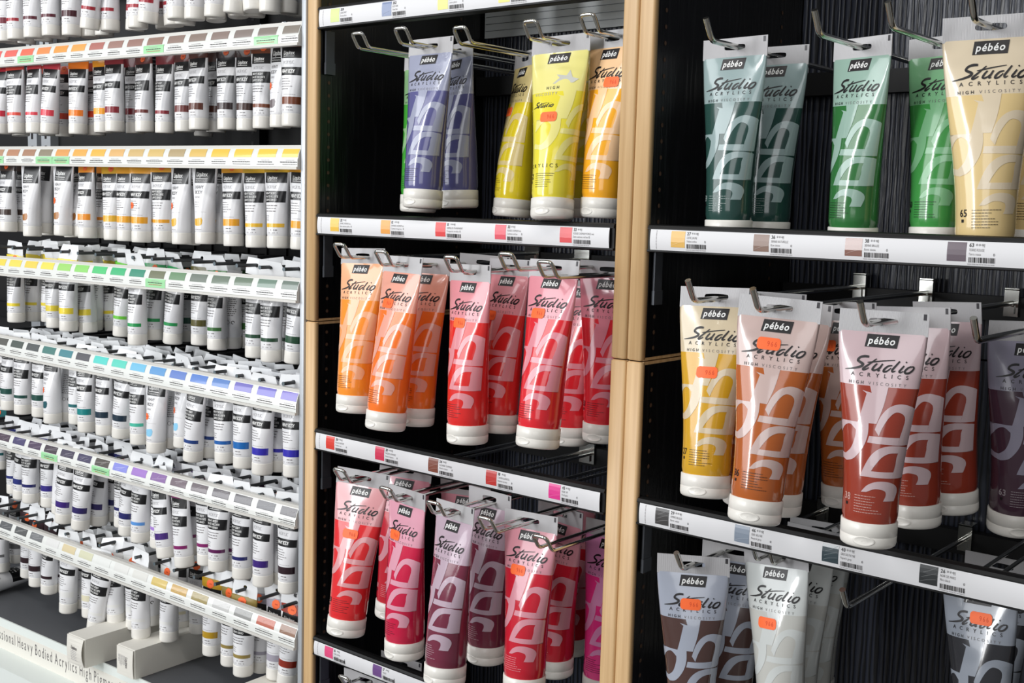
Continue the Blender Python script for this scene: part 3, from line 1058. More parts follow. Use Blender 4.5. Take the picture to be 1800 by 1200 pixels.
BIGS = [
    # x, y, z, yaw, roll, pitch, colour, group, label, sticker(x,v)
    (-.3473, .0807, .3041, -.0346, .0241, -.0128, 'green40', G1, 'bright green paint tube half hidden behind the front violet-grey one'),
    (-.2722, .0122, .3088, -.0201, -.0049, -.0527, 'violet', G1, 'violet-grey paint tube in front, left of the empty dark gap'),
    (-.2839, .0660, .3101, -.2667, -.0393, .0227, 'violet', G1, 'violet-grey paint tube in shadow right behind the front one'),
    (-.2135, .1003, .3016, -.5393, .0013, -.0650, 'lemon', G1, 'lemon yellow paint tube leaning left of the rotated pale yellow one', (-4, 50)),
    (-.1026, .0188, .3007, .1179, -.0402, -.1111, 'pale', G1, 'pale yellow paint tube turned sideways with an orange sticker at its middle', (-1, 66)),
    (-.1124, .0520, .3040, .0223, .0089, -.0096, 'pale', G1, 'pale yellow paint tube hidden behind the sideways one'),
    (-.0530, .0357, .3043, -.2277, .0155, -.0239, 'amber', G1, 'amber yellow paint tube marked 23 beside the beech post', (11, 34)),
    (-.3349, -.0239, .0831, .0376, -.0302, -.0835, 'orange', G2, 'pale orange paint tube, leftmost on the middle hooks'),
    (-.2490, -.0484, .0783, -.1390, .0034, -.1103, 'deeporange', G2, 'deep orange paint tube in front with a sticker over the word below its name', (-7, 33)),
    (-.2617, -.0020, .0759, .1263, .0045, -.0718, 'deeporange', G2, 'deep orange paint tube just behind the stickered orange one'),
    (-.2200, .0480, .0800, .1200, .0300, -.0380, 'redorange', G2, 'red-orange paint tube squeezed between the orange tubes and the front red one'),
    (-.1703, -.0317, .0738, -.1708, -.0293, -.0138, 'red', G2, 'bright red paint tube in front at the centre with a broad white cap', (-3, 42)),
    (-.1658, .0250, .0784, -.1915, -.0162, -.0836, 'red', G2, 'bright red paint tube in shade behind the centre one, with its own sticker', (-12, 43)),
    (-.0717, -.0216, .0833, -.1178, -.0189, -.1109, 'red33', G2, 'bright red paint tube second from the beech post, sticker under its lettering', (-7, 36)),
    (-.1020, .0560, .0700, 0, 0, -.0167, 'red33', G2, 'bright red paint tube mostly hidden behind the second one from the beech post'),
    (-.0530, .0440, .0815, .12, 0, 0, 'red53', G2, 'cadmium red paint tube cut off by the beech post'),
    (-.3107, -.0423, -.1589, .283, .0446, -.1192, 'scarlet20', G3, 'scarlet paint tube marked 20, leftmost on the lower hooks', (-1, 52)),
    (-.3195, .0330, -.1640, .3341, .0588, -.0426, 'crimson', G3, 'crimson paint tube behind the scarlet one marked 20'),
    (-.2362, -.0492, -.1652, -.1776, -.0173, -.0125, 'rose', G3, 'narrow-looking rose red paint tube with a sticker over its black lettering', (-9, 33)),
    (-.1561, -.0624, -.1636, -.2271, -.0499, -.0824, 'mauve', G3, 'dull mauve paint tube in front, reaching the bottom edge'),
    (-.1568, -.0080, -.1600, -.1431, -.0204, -.0086, 'mauve', G3, 'dull mauve paint tube in shade behind the front one'),
    (-.2600, .0700, -.1800, .20, -.0256, .0013, 'crimson', G3, 'crimson paint tube deep between the rose tube and the mauve one'),
    (-.0880, -.0255, -.1671, .0171, -.0389, -.0703, 'crimson', G3, 'big crimson paint tube in front with a sticker on its clear part', (-6, 40)),
    (-.1010, .0400, -.1750, -.1469, .0179, .001, 'crimson', G3, 'crimson paint tube directly behind the big front one'),
    (-.1370, .1112, -.1800, -.0793, -.0133, .008, 'crimson', G3, 'darkened crimson paint tube furthest back, right of the big one'),
    (-.0540, .0670, -.1887, 0, 0, -.0421, 'pink', G3, 'hot pink paint tube peeking out beside the beech post'),
    (-.3647, .0175, -.4229, .1393, -.0096, .0009, 'lilac', G4, 'lilac paint tube under the lowest rail, only its top in view'),
    (-.3570, .0690, -.4150, .05, 0, 0, 'lilac', G4, 'lilac paint tube whose tab shows above the lowest rail'),
    (-.2700, .0600, -.4230, -.05, 0, 0, 'violet', G4, 'violet-grey paint tube under the lowest rail below the rose one'),
    (-.1850, .0550, -.4230, .1, 0, 0, 'violet', G4, 'violet-grey paint tube under the lowest rail below the mauve one'),
    (.0836, .0301, .2868, -.0492, -.0078, .0077, 'dkgreen', G5, 'dark bottle green paint tube in front at the left of the right cabinet'),
    (.0924, .0910, .2860, .0063, -.0001, -.0003, 'dkgreen', G5, 'dark bottle green paint tube in shadow behind the front one'),
    (.1888, .0610, .2837, -.3629, .0161, .0263, 'midgreen', G5, 'mid green paint tube standing alone beside a chrome clip'),
    (.2463, .0961, .2856, -.1684, -.0184, -.0056, 'bright', G5, 'bright green paint tube half hidden by the cream one'),
    (.3010, .0430, .2900, .30, -.04, 0, 'cream', G5, 'large cream paint tube marked 65 at the right', None, 1.08),
    (.3250, .1000, .2860, .10, 0, 0, 'cream', G5, 'cream paint tube behind the large one marked 65'),
    (.1068, -.0228, .0681, .1846, -.0237, -.1128, 'ochre', G6, 'yellow ochre paint tube marked 27 with a sticker at its middle', (0, 57)),
    (.1220, .0500, .0620, .05, 0, 0, 'ochre', G6, 'yellow ochre paint tube behind the one marked 27'),
    (.1846, -.0584, .0660, .2535, .0457, -.112, 'sienna', G6, 'raw sienna paint tube in front with a sticker across its black lettering', (-4, 21)),
    (.1275, .0130, .0560, 0, 0, -.0147, 'sienna', G6, 'raw sienna paint tube showing a sliver left of the front one'),
    (.1740, -.0060, .0600, -.069, .03, -.05, 'sienna', G6, 'raw sienna paint tube in shade right behind the front one'),
    (.1850, .0650, .0571, -.2181, -.06, .0246, 'sienna', G6, 'raw sienna paint tube further back with a sticker at its top', (-14, 22)),
    (.2662, -.0480, .0612, .2311, .0053, -.0269, 'burnt', G6, 'burnt sienna paint tube marked 38 in front'),
    (.2592, .0302, .0599, -.1642, -.0608, .033, 'burnt', G6, 'burnt sienna paint tube second behind the one marked 38'),
    (.2667, .0863, .0620, -.2644, -.0681, .0658, 'burnt', G6, 'burnt sienna paint tube third behind the one marked 38'),
    (.3338, .0931, .0506, .5351, -.0123, .094, 'plum', G6, 'dark plum paint tube at the right edge of the picture'),
    (.0828, -.0003, -.1797, .4444, -.0249, .0006, 'umber', G7, 'dark umber paint tube in front below the grey swatch, sticker on its lettering', (-1, 27)),
    (.0960, .0560, -.1780, .25, 0, 0, 'umber', G7, 'dark umber paint tube in shadow behind the front one'),
    (.1482, .0321, -.1655, -.0729, -.10, .0002, 'palegrey', G7, 'pale grey paint tube in front with a sticker below its lettering', (-4, 50)),
    (.1507, .0790, -.1660, -.0212, .0027, .0001, 'palegrey', G7, 'pale grey paint tube second, behind the front one'),
    (.1450, .1255, -.1670, -.0682, .0088, .0005, 'palegrey', G7, 'pale grey paint tube third, behind the front one'),
    (.3177, .0597, -.1550, -.1646, -.1, -.0007, 'black', G7, 'black paint tube at the lower right corner with a bright sticker', (4, 22)),
    (.3000, .1800, -.1740, 0, 0, 0, 'black', G7, 'black paint tube far back with its tab above the lower rail'),
    (.1250, .1780, -.1740, .1, 0, 0, 'palegrey', G7, 'pale grey paint tube far back with its tab above the lower rail'),
    (-.394, .152, .546, 0, 0, 0, 'green40', G0, 'tube whose cap shows under the top rail, leftmost of five'),
    (-.329, .161, .546, 0, 0, 0, 'violet', G0, 'tube whose cap shows under the top rail, second of five'),
    (-.262, .164, .546, 0, 0, 0, 'lemon', G0, 'tube whose cap shows under the top rail, middle of five'),
    (-.181, .160, .546, 0, 0, 0, 'lemon', G0, 'tube whose cap shows under the top rail, fourth of five'),
    (-.095, .150, .546, 0, 0, 0, 'amber', G0, 'tube whose cap shows under the top rail, rightmost of five'),
]
for b in BIGS:
    st = b[9] if len(b) > 9 else None
    sc = b[10] if len(b) > 10 else 1.0
    big_tube(b[:3], b[3], b[4], b[5], C_[b[6]], b[8], b[7], st, sc)


# ------------------------------------------------------------------ left rack of small tubes (turned two degrees)
RA = R(2.0)
UX = Vector((-math.cos(RA), -math.sin(RA), 0))
NX = Vector((-math.sin(RA), math.cos(RA), 0))
P0 = Vector((-.4586, 0, 0))


def rk(u, y, z):
    return P0 + UX * u + NX * y + Vector((0, 0, z))


RM = Matrix.Translation(P0) @ Matrix.Rotation(RA, 4, 'Z')     # local x = -u, y = depth, z up


def place(o, u, y, z, m=None):
    o.matrix_world = Matrix.Translation(rk(u, y, z)) @ Matrix.Rotation(RA, 4, 'Z') @ (m or Matrix.Identity(4))
    return o


DZ = -.522
FINEINK = mat('dark_grey_print', (70, 66, 68), .5)
SIGNW = mat('pale_sign_board', (226, 232, 228), .5)
U1 = 1.25
rack = empty('tube_rack')
place(rack, 0, 0, 0)
tag(rack, 'white and black metal display rack full of small white paint tubes', 'display rack')


def rbox(mb, u0, u1, y0, y1, z0, z1, m_):
    mb.box((-u1, y0, z0), (-u0, y1, z1), m_)


mb = MB()
mb.bevel_bar(-.0082, -.0006, -.001, .30, -1.28, .9, .0012, ALU)
mb.build('post', rack)
mb = MB()
mb.box((-.0098, .012, -.52), (-.0086, .261, .9), RACK_BLACK)
mb.build('side_plate', rack)
mb = MB()
mb.box((-U1, .262, DZ), (-.0075, .272, .9), RACK_BLACK)
mb.build('back_panel', rack)
for u in (.372, .945, .99):
    mb = MB()
    rbox(mb, u, u + .030, .246, .262, DZ, .9, ALU if u > .9 else BLACK_METAL)
    for k in range(60):
        z = DZ + .02 + k * .024
        rbox(mb, u + .012, u + .018, .2455, .247, z, z + .012, INK)
    mb.build('slotted_upright', rack)
mb = MB()
rbox(mb, .009, U1, -.016, .262, DZ - .012, DZ, DECK)
mb.build('deck', rack)
mb = MB()
rbox(mb, .009, U1, -.0185, -.0162, DZ - .046, DZ + .0005, SIGNW)
n0 = len(mb.v)
V, F = text2d('Professional Heavy Bodied Acrylics High Pigment Load', 0, 0, .0175, x1=.395, narrow=.52, track=.1)
V, F = cut2d(V, F, .02, 0)
mb.add([(-.718 + a, -.0189, DZ - .0335 + b) for a, b in V], F, GREYINK)
mb.build('title_strip', rack)
mb = MB()
rbox(mb, .009, U1, -.060, -.0187, DZ - .60, DZ - .048, SIGNW)
mb.build('kick_board', rack)
mb = MB()
rbox(mb, .009, U1, -.0187, .262, DZ - .60, DZ - .0125, CARTON)
mb.build('plinth', rack)

# label rails -------------------------------------------------------
RAILS = [  # z top right, z top left, height, swatch colours from the right, green tags
    (.348, .356, .0278, '140,132,122;138,128,120;140,128,122;145,128,120;145,128,118;150,128,118;155,125,112;160,125,115;165,130,120;185,120,110;253,175,95;252,165,85;250,150,90;245,120,95;240,115,105;240,110,105', (1, 6, 13)),
    (.2055, .2108, .0280, '252,208,85;252,208,80;252,205,80;252,200,80;225,190,105;185,165,125;220,190,120;215,185,125;230,185,120;250,190,85;245,180,90;230,165,95;150,140,120;175,135,110;190,140,110;190,150,120', (11, 12, 15)),
    (.0495, .0452, .0290, '115,130,120;115,140,125;112,130,112;115,130,115;120,130,120;115,150,115;120,125,100;70,150,125;75,190,130;90,205,130;150,220,120;165,222,120;240,228,100;245,215,95;245,225,100;245,220,90', (6,)),
    (-.0850, -.0774, .0300, '125,115,200;115,110,200;120,115,195;95,135,200;95,135,210;105,135,205;100,160,215;120,195,230;100,215,195;95,215,205;95,95,100;80,140,150;80,130,125;90,95,95;85,95,90;95,95,90', ()),
    (-.2275, -.2277, .0270, '100,98,102;95,95,100;100,98,102;105,100,105;110,100,105;115,100,110;140,105,165;165,125,205;140,145,225;85,80,75;75,70,100;75,70,90;75,65,75;85,70,95;80,75,115;85,70,85', (9, 12)),
    (-.3785, -.3690, .0290, '150,115,95;190,105,85;150,150,148;200,200,198;165,150,100;205,170,105;215,190,110;222,222,216;226,226,222;230,232,228;215,215,185;220,205,165;228,228,226;120,122,124;90,92,92;95,98,100', ()),
]
ORD = ['first', 'second', 'third', 'fourth', 'fifth', 'sixth', 'seventh', 'eighth', 'ninth', 'tenth', 'eleventh', 'twelfth', 'thirteenth', 'fourteenth', 'fifteenth', 'sixteenth', 'seventeenth', 'eighteenth', 'nineteenth', 'twentieth', 'twenty-first', 'twenty-second', 'twenty-third', 'twenty-fourth']
RAILDESC = ['topmost in view, with brown and orange swatches', 'second down, with yellow and ochre swatches', 'third down, with green and yellow swatches', 'fourth down, with blue and turquoise swatches', 'fifth down, with violet and dark grey swatches', 'lowest, with white, gold and copper swatches']
rl = random.Random(11)
CL = MB
for i, (zr, zl, h, cols, green) in enumerate(RAILS):
    t = empty('swatch_rail')
    place(t, 0, 0, 0)
    tag(t, 'white curved swatch rail of the tube rack, ' + RAILDESC[i], 'label rail', 'swatch rails of the tube rack')
    sl = (zl - zr) / .67
    ua, ub = .0088, U1

    def PR(u, y, z):      # z measured down from the rail top
        return (-u, y, zr + sl * u + z)

    tz, tb = -.0030, -h
    zm = -.0140
    prof = [(.0090, -.0016), (.0088, 0), (.0014, .0006), (.0012, tz), (-.0036, zm), (-.0046, zm - .004), (-.0046, tb + .003), (-.0068, tb + .003), (-.0070, tb), (.0020, tb), (.0020, zm), (.0085, tz - .001)]
    mb = MB()
    mb.loft([[PR(u, y, z) for y, z in prof] for u in (ua, ub)], RIM, True, caps=True, smooth=False)
    mb.build('label_holder', t)
    mb = MB()
    n = 7
    face = [(.0008, tz - .0002)] + [(.0058 - .0052 - (k / n) * .0044 - math.sin(k / n * math.pi) * .0007, tz - .0006 + (zm - tz) * k / n) for k in range(n + 1)] + [(-.0049, zm - .0025), (-.0050, tb + .0034)]
    us = np.linspace(ua, ub, 2)
    mb.loft([[PR(u, y - .0003, z) for y, z in face] for u in us], LABEL_GLOSS, False, smooth=True)

    def upper(u, q, off):     # q: 0 top .. 1 bottom of the slanted swatch band
        return PR(u, .0058 - .0052 - q * .0044 - math.sin(q * math.pi) * .0007 - .0003 - off * .7, tz - .0006 + (zm - tz) * q + off * .7)

    def lower(u, d, off):     # d: metres below the bend
        k = min(1, d / .0025)
        return PR(u, -.0038 - .0011 * k - .0004 - off, zm - d)
    cl = [tuple(int(c) for c in s_.split(',')) for s_ in cols.split(';')]
    for k in range(27):
        uc = .0214 + .0438 * k
        c = cl[k] if k < 16 else cl[15 - (k - 16) % 8]
        m_ = mat('swatch_under_cover', c, .35, 0, .9)
        w = .0165
        u0, u1 = max(uc - w, ua + .001), uc + w
        n_ = 5
        vs = []
        for q in range(n_ + 1):
            qq = .04 + .90 * q / n_
            vs += [upper(u0, qq, .0003), upper(u1, qq, .0003)]
        mb.add(vs, [(2 * q, 2 * q + 1, 2 * q + 3, 2 * q + 2) for q in range(n_)], m_, True)
        if (i >= 4 and (c[0] < 150)) or (i == 5 and k < 6):
            for j in range(3):
                q0 = rl.uniform(.1, .5)
                q1 = q0 + rl.uniform(.2, .45)
                a0, a1 = rl.uniform(u0, uc), rl.uniform(uc, u1)
                mb.add([upper(a0, q0, .0005), upper(a1, q1, .0005), upper(a1, q1 - .05, .0005), upper(a0, q0 - .05, .0005)], [(0, 1, 2, 3)], mat('swatch_scratch', tuple(min(255, int(v * .6 + 95)) for v in c), .4))
        if k in green:
            vs = []
            for d in (.0004, .0014, .0025, .0118):
                vs += [lower(uc - .0215, d, .0003), lower(uc + .0215, d, .0003)]
            mb.add(vs, [(0, 1, 3, 2), (2, 3, 5, 4), (4, 5, 7, 6)], GREENTAG)
        for li, (d, hh, wd, ink) in enumerate(((.0034, .0006, .010, PALEINK), (.0060, .0010, .0175, FINEINK), (.0085, .0007, .0165, GREYINK))):
            wd *= rl.uniform(.75, 1.0)
            V, F = wordbars(-wd, wd, 0, hh, rl, 1)
            mb.add([lower(max(uc - a, ua + .001), d - b, .0005) for a, b in V], F, REDINK if (k in green and li == 2) else ink)
    mb.build('swatch_strip', t)

# hooks --------------------------------------------------------------
ZH = [.487, .3485, .1990, .058, -.082, -.2285, -.364]
HU = [.045 + .0438 * j for j in range(24)]
ROWN = ['the top row', 'the second row', 'the third row', 'the fourth row', 'the fifth row', 'the sixth row', 'the bottom row']
mb = MB()
mb.tube([(0, -.256, 0), (0, 0, 0)], .0023, ROD, 10)
mb.tube([(0, -.2565, 0), (0, -.2562, 0)], .0026, ROD_TIP, 10)
mb.box((-.008, -.0035, -.014), (.008, 0, .014), BLACK_METAL)
HOOKME = mb.mesh('rack_hook')
for r_ in range(7):
    mb = MB()
    z = ZH[r_] + .0004
    rbox(mb, .0105, U1 - .005, .240, .2456, z - .012, z + .016, BLACK_METAL)
    tag(place(mb.build('hook_bar'), 0, 0, 0), 'black hook bar at the back of the rack behind ' + ROWN[r_] + ' of tubes', 'mounting bar', 'hook bars of the rack')
    for j in range(18):
        o = bpy.data.objects.new('rack_hook', HOOKME)
        COL.objects.link(o)
        place(o, HU[j], .2398, ZH[r_] + .0004)
        o.scale = (1, .91, 1)
        tag(o, 'dark grey straight hook, %s from the silver post, carrying %s of tubes' % (ORD[j], ROWN[r_]), 'hook', 'straight hooks of the rack')

# small tubes ---------------------------------------------------------
SM = TubeSurf(.0132, -.012, -.103, 60, 193)
CN = {
    'dkred': (120, 40, 55, 'dark red'), 'crim': (165, 38, 52, 'crimson'), 'plumr': (92, 30, 44, 'plum red'), 'oxblood': (70, 24, 34, 'oxblood'), 'red': (190, 40, 50, 'red'),
    'crim2': (205, 40, 62, 'carmine'), 'scar': (236, 84, 70, 'scarlet'), 'pinkred': (228, 70, 84, 'pinkish red'), 'orred': (242, 76, 42, 'orange-red'), 'orange': (252, 132, 32, 'orange'),
    'amber': (252, 166, 36, 'amber'), 'maroon': (140, 40, 50, 'maroon'), 'brred': (112, 50, 46, 'red-brown'), 'brown': (96, 52, 40, 'brown'), 'dkgrey': (62, 46, 46, 'charcoal'),
    'dkbr': (66, 42, 36, 'dark brown'), 'brown2': (122, 66, 40, 'chestnut'), 'greyb': (110, 100, 102, 'grey'), 'umber': (72, 56, 50, 'umber'), 'tan': (172, 112, 52, 'tan'),
    'orange2': (246, 152, 42, 'pale orange'), 'ochre': (232, 178, 44, 'ochre'), 'amber2': (240, 168, 38, 'golden'), 'yelam': (238, 188, 50, 'yellow'), 'yel': (240, 216, 58, 'lemon'),
    'lime': (112, 212, 62, 'lime'), 'green': (40, 158, 88, 'green'), 'green2': (30, 112, 76, 'deep green'), 'dkgreen': (30, 84, 66, 'dark green'), 'olive': (92, 86, 36, 'olive'),
    'green3': (60, 116, 56, 'leaf green'), 'dkgreen2': (36, 76, 52, 'forest green'), 'dkteal': (28, 76, 68, 'dark teal'), 'tealb': (32, 88, 98, 'teal blue'), 'tealc': (26, 100, 104, 'blue-green'),
    'teal': (22, 132, 132, 'teal'), 'petrol': (30, 50, 66, 'petrol'), 'slate': (42, 56, 58, 'slate'), 'aqua': (72, 188, 162, 'aqua'), 'sky': (142, 206, 240, 'sky blue'),
    'blue1': (36, 66, 132, 'cobalt'), 'blue2': (30, 96, 172, 'mid blue'), 'blue3': (26, 106, 182, 'bright blue'), 'ultra': (52, 46, 176, 'ultramarine'), 'blue4': (42, 52, 122, 'dark blue'),
    'navy': (38, 40, 104, 'navy'), 'purpb': (52, 42, 128, 'blue-violet'), 'violet': (62, 36, 122, 'violet'), 'indigo': (46, 36, 98, 'indigo'), 'ltblue': (92, 152, 222, 'light blue'),
    'lilac': (170, 130, 215, 'lilac'), 'violet2': (72, 42, 122, 'purple'), 'magen': (132, 32, 102, 'magenta'), 'plum': (96, 26, 86, 'plum'), 'black': (46, 26, 34, 'blackish'),
    'grey': (110, 110, 112, 'grey'), 'white': (232, 232, 230, 'white'), 'cream': (224, 218, 190, 'cream'), 'gold': (190, 150, 32, 'gold'), 'bronze': (152, 132, 72, 'bronze'),
    'silver': (170, 165, 178, 'silver'), 'copper': (146, 46, 30, 'copper'),
}


def small_mesh(kind):
    """white tube with printed panels; the band takes the paint's colour"""
    mb = MB()
    band = BANDM['grey']
    top = (0, .0125)
    rr = random.Random(kind)
    if kind == 4:
        SM.body(mb, [(0, SM.len, TUBEW)], 96, 40)
        mb.mi(band)
        for k in range(11):
            SM.decal(mb, wordbars(2, 17, -34 - k * 2.7, 1.0, rr, rr.uniform(.8, 1)), GREYINK, .00015)
        SM.decal(mb, ribbon([(6 + 2.6 * math.cos(a), -70 + 2.6 * math.sin(a)) for a in np.linspace(0, 6.28, 13)], [.5] * 13, 2), GREYINK, .00015)
        SM.decal(mb, ribbon([(13 + 2.0 * math.cos(a), -70 + 2.0 * math.sin(a)) for a in np.linspace(0, 5, 9)], [.9] * 9, 2), INK, .00015)
        return mb.mesh('tube_body')
    SM.body(mb, [(0, .0125, TUBEW if kind == 3 else band), (.0125, SM.len, TUBEW)], 96, 56)
    if kind == 3:
        mb.mi(band)
    w0, w1 = (-12.5 if kind == 3 else -15.5), 17.5
    dec = SM.decal
    C = (1.4, 1.6)
    if kind in (1, 2):
        dec(mb, rect2d(w0, -25.5, w1, -12.5), SMALLBOX, .00015, cut=C)
        dec(mb, text2d('Liquitex', w0 + 4, -21.4, 4.8, x1=4.5, bold=.02, narrow=.8), WHITEINK, .0003)
        dec(mb, rect2d(w0 + 4, -23.6, 4.5, -22.9), WHITEINK, .0003, cut=C)
        dec(mb, text2d('ACRYLIC', w0 + 4, -32.6, 4.2, x1=5, narrow=.75, bold=-.008), PALEINK, .0002)
        if kind == 1:
            dec(mb, rect2d(w0, -46, w1, -36.2), SMALLBOX, .00015, cut=C)
            dec(mb, text2d('HEAVY BODY', w0 + 3.4, -43.2, 4.4, x1=7.6, bold=.014, narrow=.75), WHITEINK, .0003)
            for k in range(5):
                dec(mb, wordbars(w0 + 3, 8, -50.5 - k * 3.0, .8, rr, rr.uniform(.55, .95)), GREYINK, .0002)
            dec(mb, wordbars(-6, 10, -69, .6, rr, 1), PALEINK, .0002)
            dec(mb, rect2d(w0, -80, w1, -71.2), band, .00015, cut=C)
        else:
            dec(mb, rect2d(w0, -49.5, w1, -35.4), SMALLBOX, .00015, cut=C)
            dec(mb, text2d('HEAVY BODY', w0 + 3, -39.6, 2.8, x1=5, bold=.02, narrow=.75), WHITEINK, .0003)
            dec(mb, text2d('HAUTE VISCOSITE', w0 + 3, -43.6, 2.6, x1=8, bold=.01, narrow=.75), WHITEINK, .0003)
            dec(mb, text2d('CUERPO DENSO', w0 + 3, -47.6, 2.6, x1=6, bold=.01, narrow=.75), WHITEINK, .0003)
            for k in range(3):
                dec(mb, wordbars(w0 + 3, 8, -54 - k * 3.4, 1.0, rr, rr.uniform(.8, 1)), GREYINK, .0002)
            for k in range(3):
                dec(mb, wordbars(w0 + 3, -1, -66.5 - k * 2.6, .7, rr, rr.uniform(.6, 1)), GREYINK, .0002)
            dec(mb, rect2d(w0, -80, w1, -75.4), band, .00015, cut=C)
        dec(mb, wordbars(-1, 8, -84, 1.1, rr, 1), GREYINK, .0002)
        dec(mb, wordbars(w0 + 2, 9, -87.6, 1.3, rr, 1), PALEINK, .0002)
    else:
        dec(mb, rect2d(w0, -27, w1, -2), SMALLBOX, .00015, cut=C)
        dec(mb, text2d('Liquitex', w0 + 3, -18.5, 5.8, x1=8, bold=.02, narrow=.8), WHITEINK, .0003)
        dec(mb, rect2d(w0 + 2, -22.0, 8, -21.2), WHITEINK, .0003, cut=C)
        dec(mb, text2d('PROFESSIONAL', w0 + 2, -25.4, 2.0, x1=8, narrow=.8), WHITEINK, .0003)
        dec(mb, text2d('HEAVY', w0 + 3, -34.4, 4.4, x1=3.5, narrow=.85), FINEINK, .0002)
        dec(mb, text2d('BODY', w0 + 3, -41, 4.4, x1=2.6, narrow=.85), FINEINK, .0002)
        dec(mb, text2d('ACRYLIC', w0 + 3, -46.6, 2.6, x1=0), PALEINK, .0002)
        for k in range(3):
            dec(mb, wordbars(w0 + 3, 1, -52 - k * 3, .5, rr, rr.uniform(.7, 1)), GREYINK, .0002)
        dec(mb, rect2d(w0 + 3, -64.4, 9, -64.1), PALEINK, .0002, cut=C)
        blob = [(-13.5, -73), (-9, -73.4), (-5, -72.2), (-.5, -71.6), (1.0, -75), (.2, -80), (-2.4, -82.4), (-7, -82.6), (-12, -81.6), (-13.6, -78)]
        dec(mb, ([(a + 3.5, b) for a, b in blob], [tuple(range(len(blob)))]), band, .00015, cut=C)
        dec(mb, wordbars(w0 + 3, 3, -87.4, 1.0, rr, 1), PALEINK, .0002)
    return mb.mesh('tube_body')


BANDM = {k: mat('paint_colour_band', v[:3], .3, 0, .3) for k, v in CN.items()}
SMM = {k: small_mesh(k) for k in (1, 2, 3, 4)}
for me in SMM.values():
    pass
mb = MB()
mb.lathe([(.0126, -.1026), (.0131, -.1031), (.0132, -.1036), (.01325, -.1150), (.0130, -.1172), (.0122, -.1180), (.0112, -.1177)], CAPW, 28)
SCAP = mb.mesh('cap')
mb = MB()
plate_with_slot(mb, -.0206, .0206, -.0125, .0056, .0060, .0050, .0006, TABW, n=24, top_inset=.12)
STAB = mb.mesh('hang_tab')
mb = MB()
plate_with_slot(mb, -.0206, .0206, -.0125, .0092, .0060, .0050, .0006, TABW, n=24, top_inset=.14)
STAB_TALL = mb.mesh('hang_tab')
SST = {}
for key, (x, v, r0) in {'top': (1, 5.4, 4.7), 'mid': (-9, 56, 4.8), 'tab': (-2, 7.0, 6.2)}.items():
    mb = MB()
    oc = [(x + r0 * math.cos(a) * 1.12, -v + r0 * math.sin(a)) for a in np.linspace(0, 2 * math.pi, 9)[:-1] + .35]
    SM.decal(mb, (oc, [tuple(range(8))]), STICK, .0004, cut=(2.0, 3.0))
    SM.decal(mb, wordbars(x - 1.5, x + 3, -v - .8, 1.6, rl, 1), STICKINK, .0006)
    SST[key] = mb.mesh('price_sticker')
BAND_SLOT = {k: me.materials.find('paint_colour_band') for k, me in SMM.items()}
for k, me in SMM.items():
    for q, m_ in enumerate(me.materials):
        if m_ == BANDM['grey']:
            BAND_SLOT[k] = q

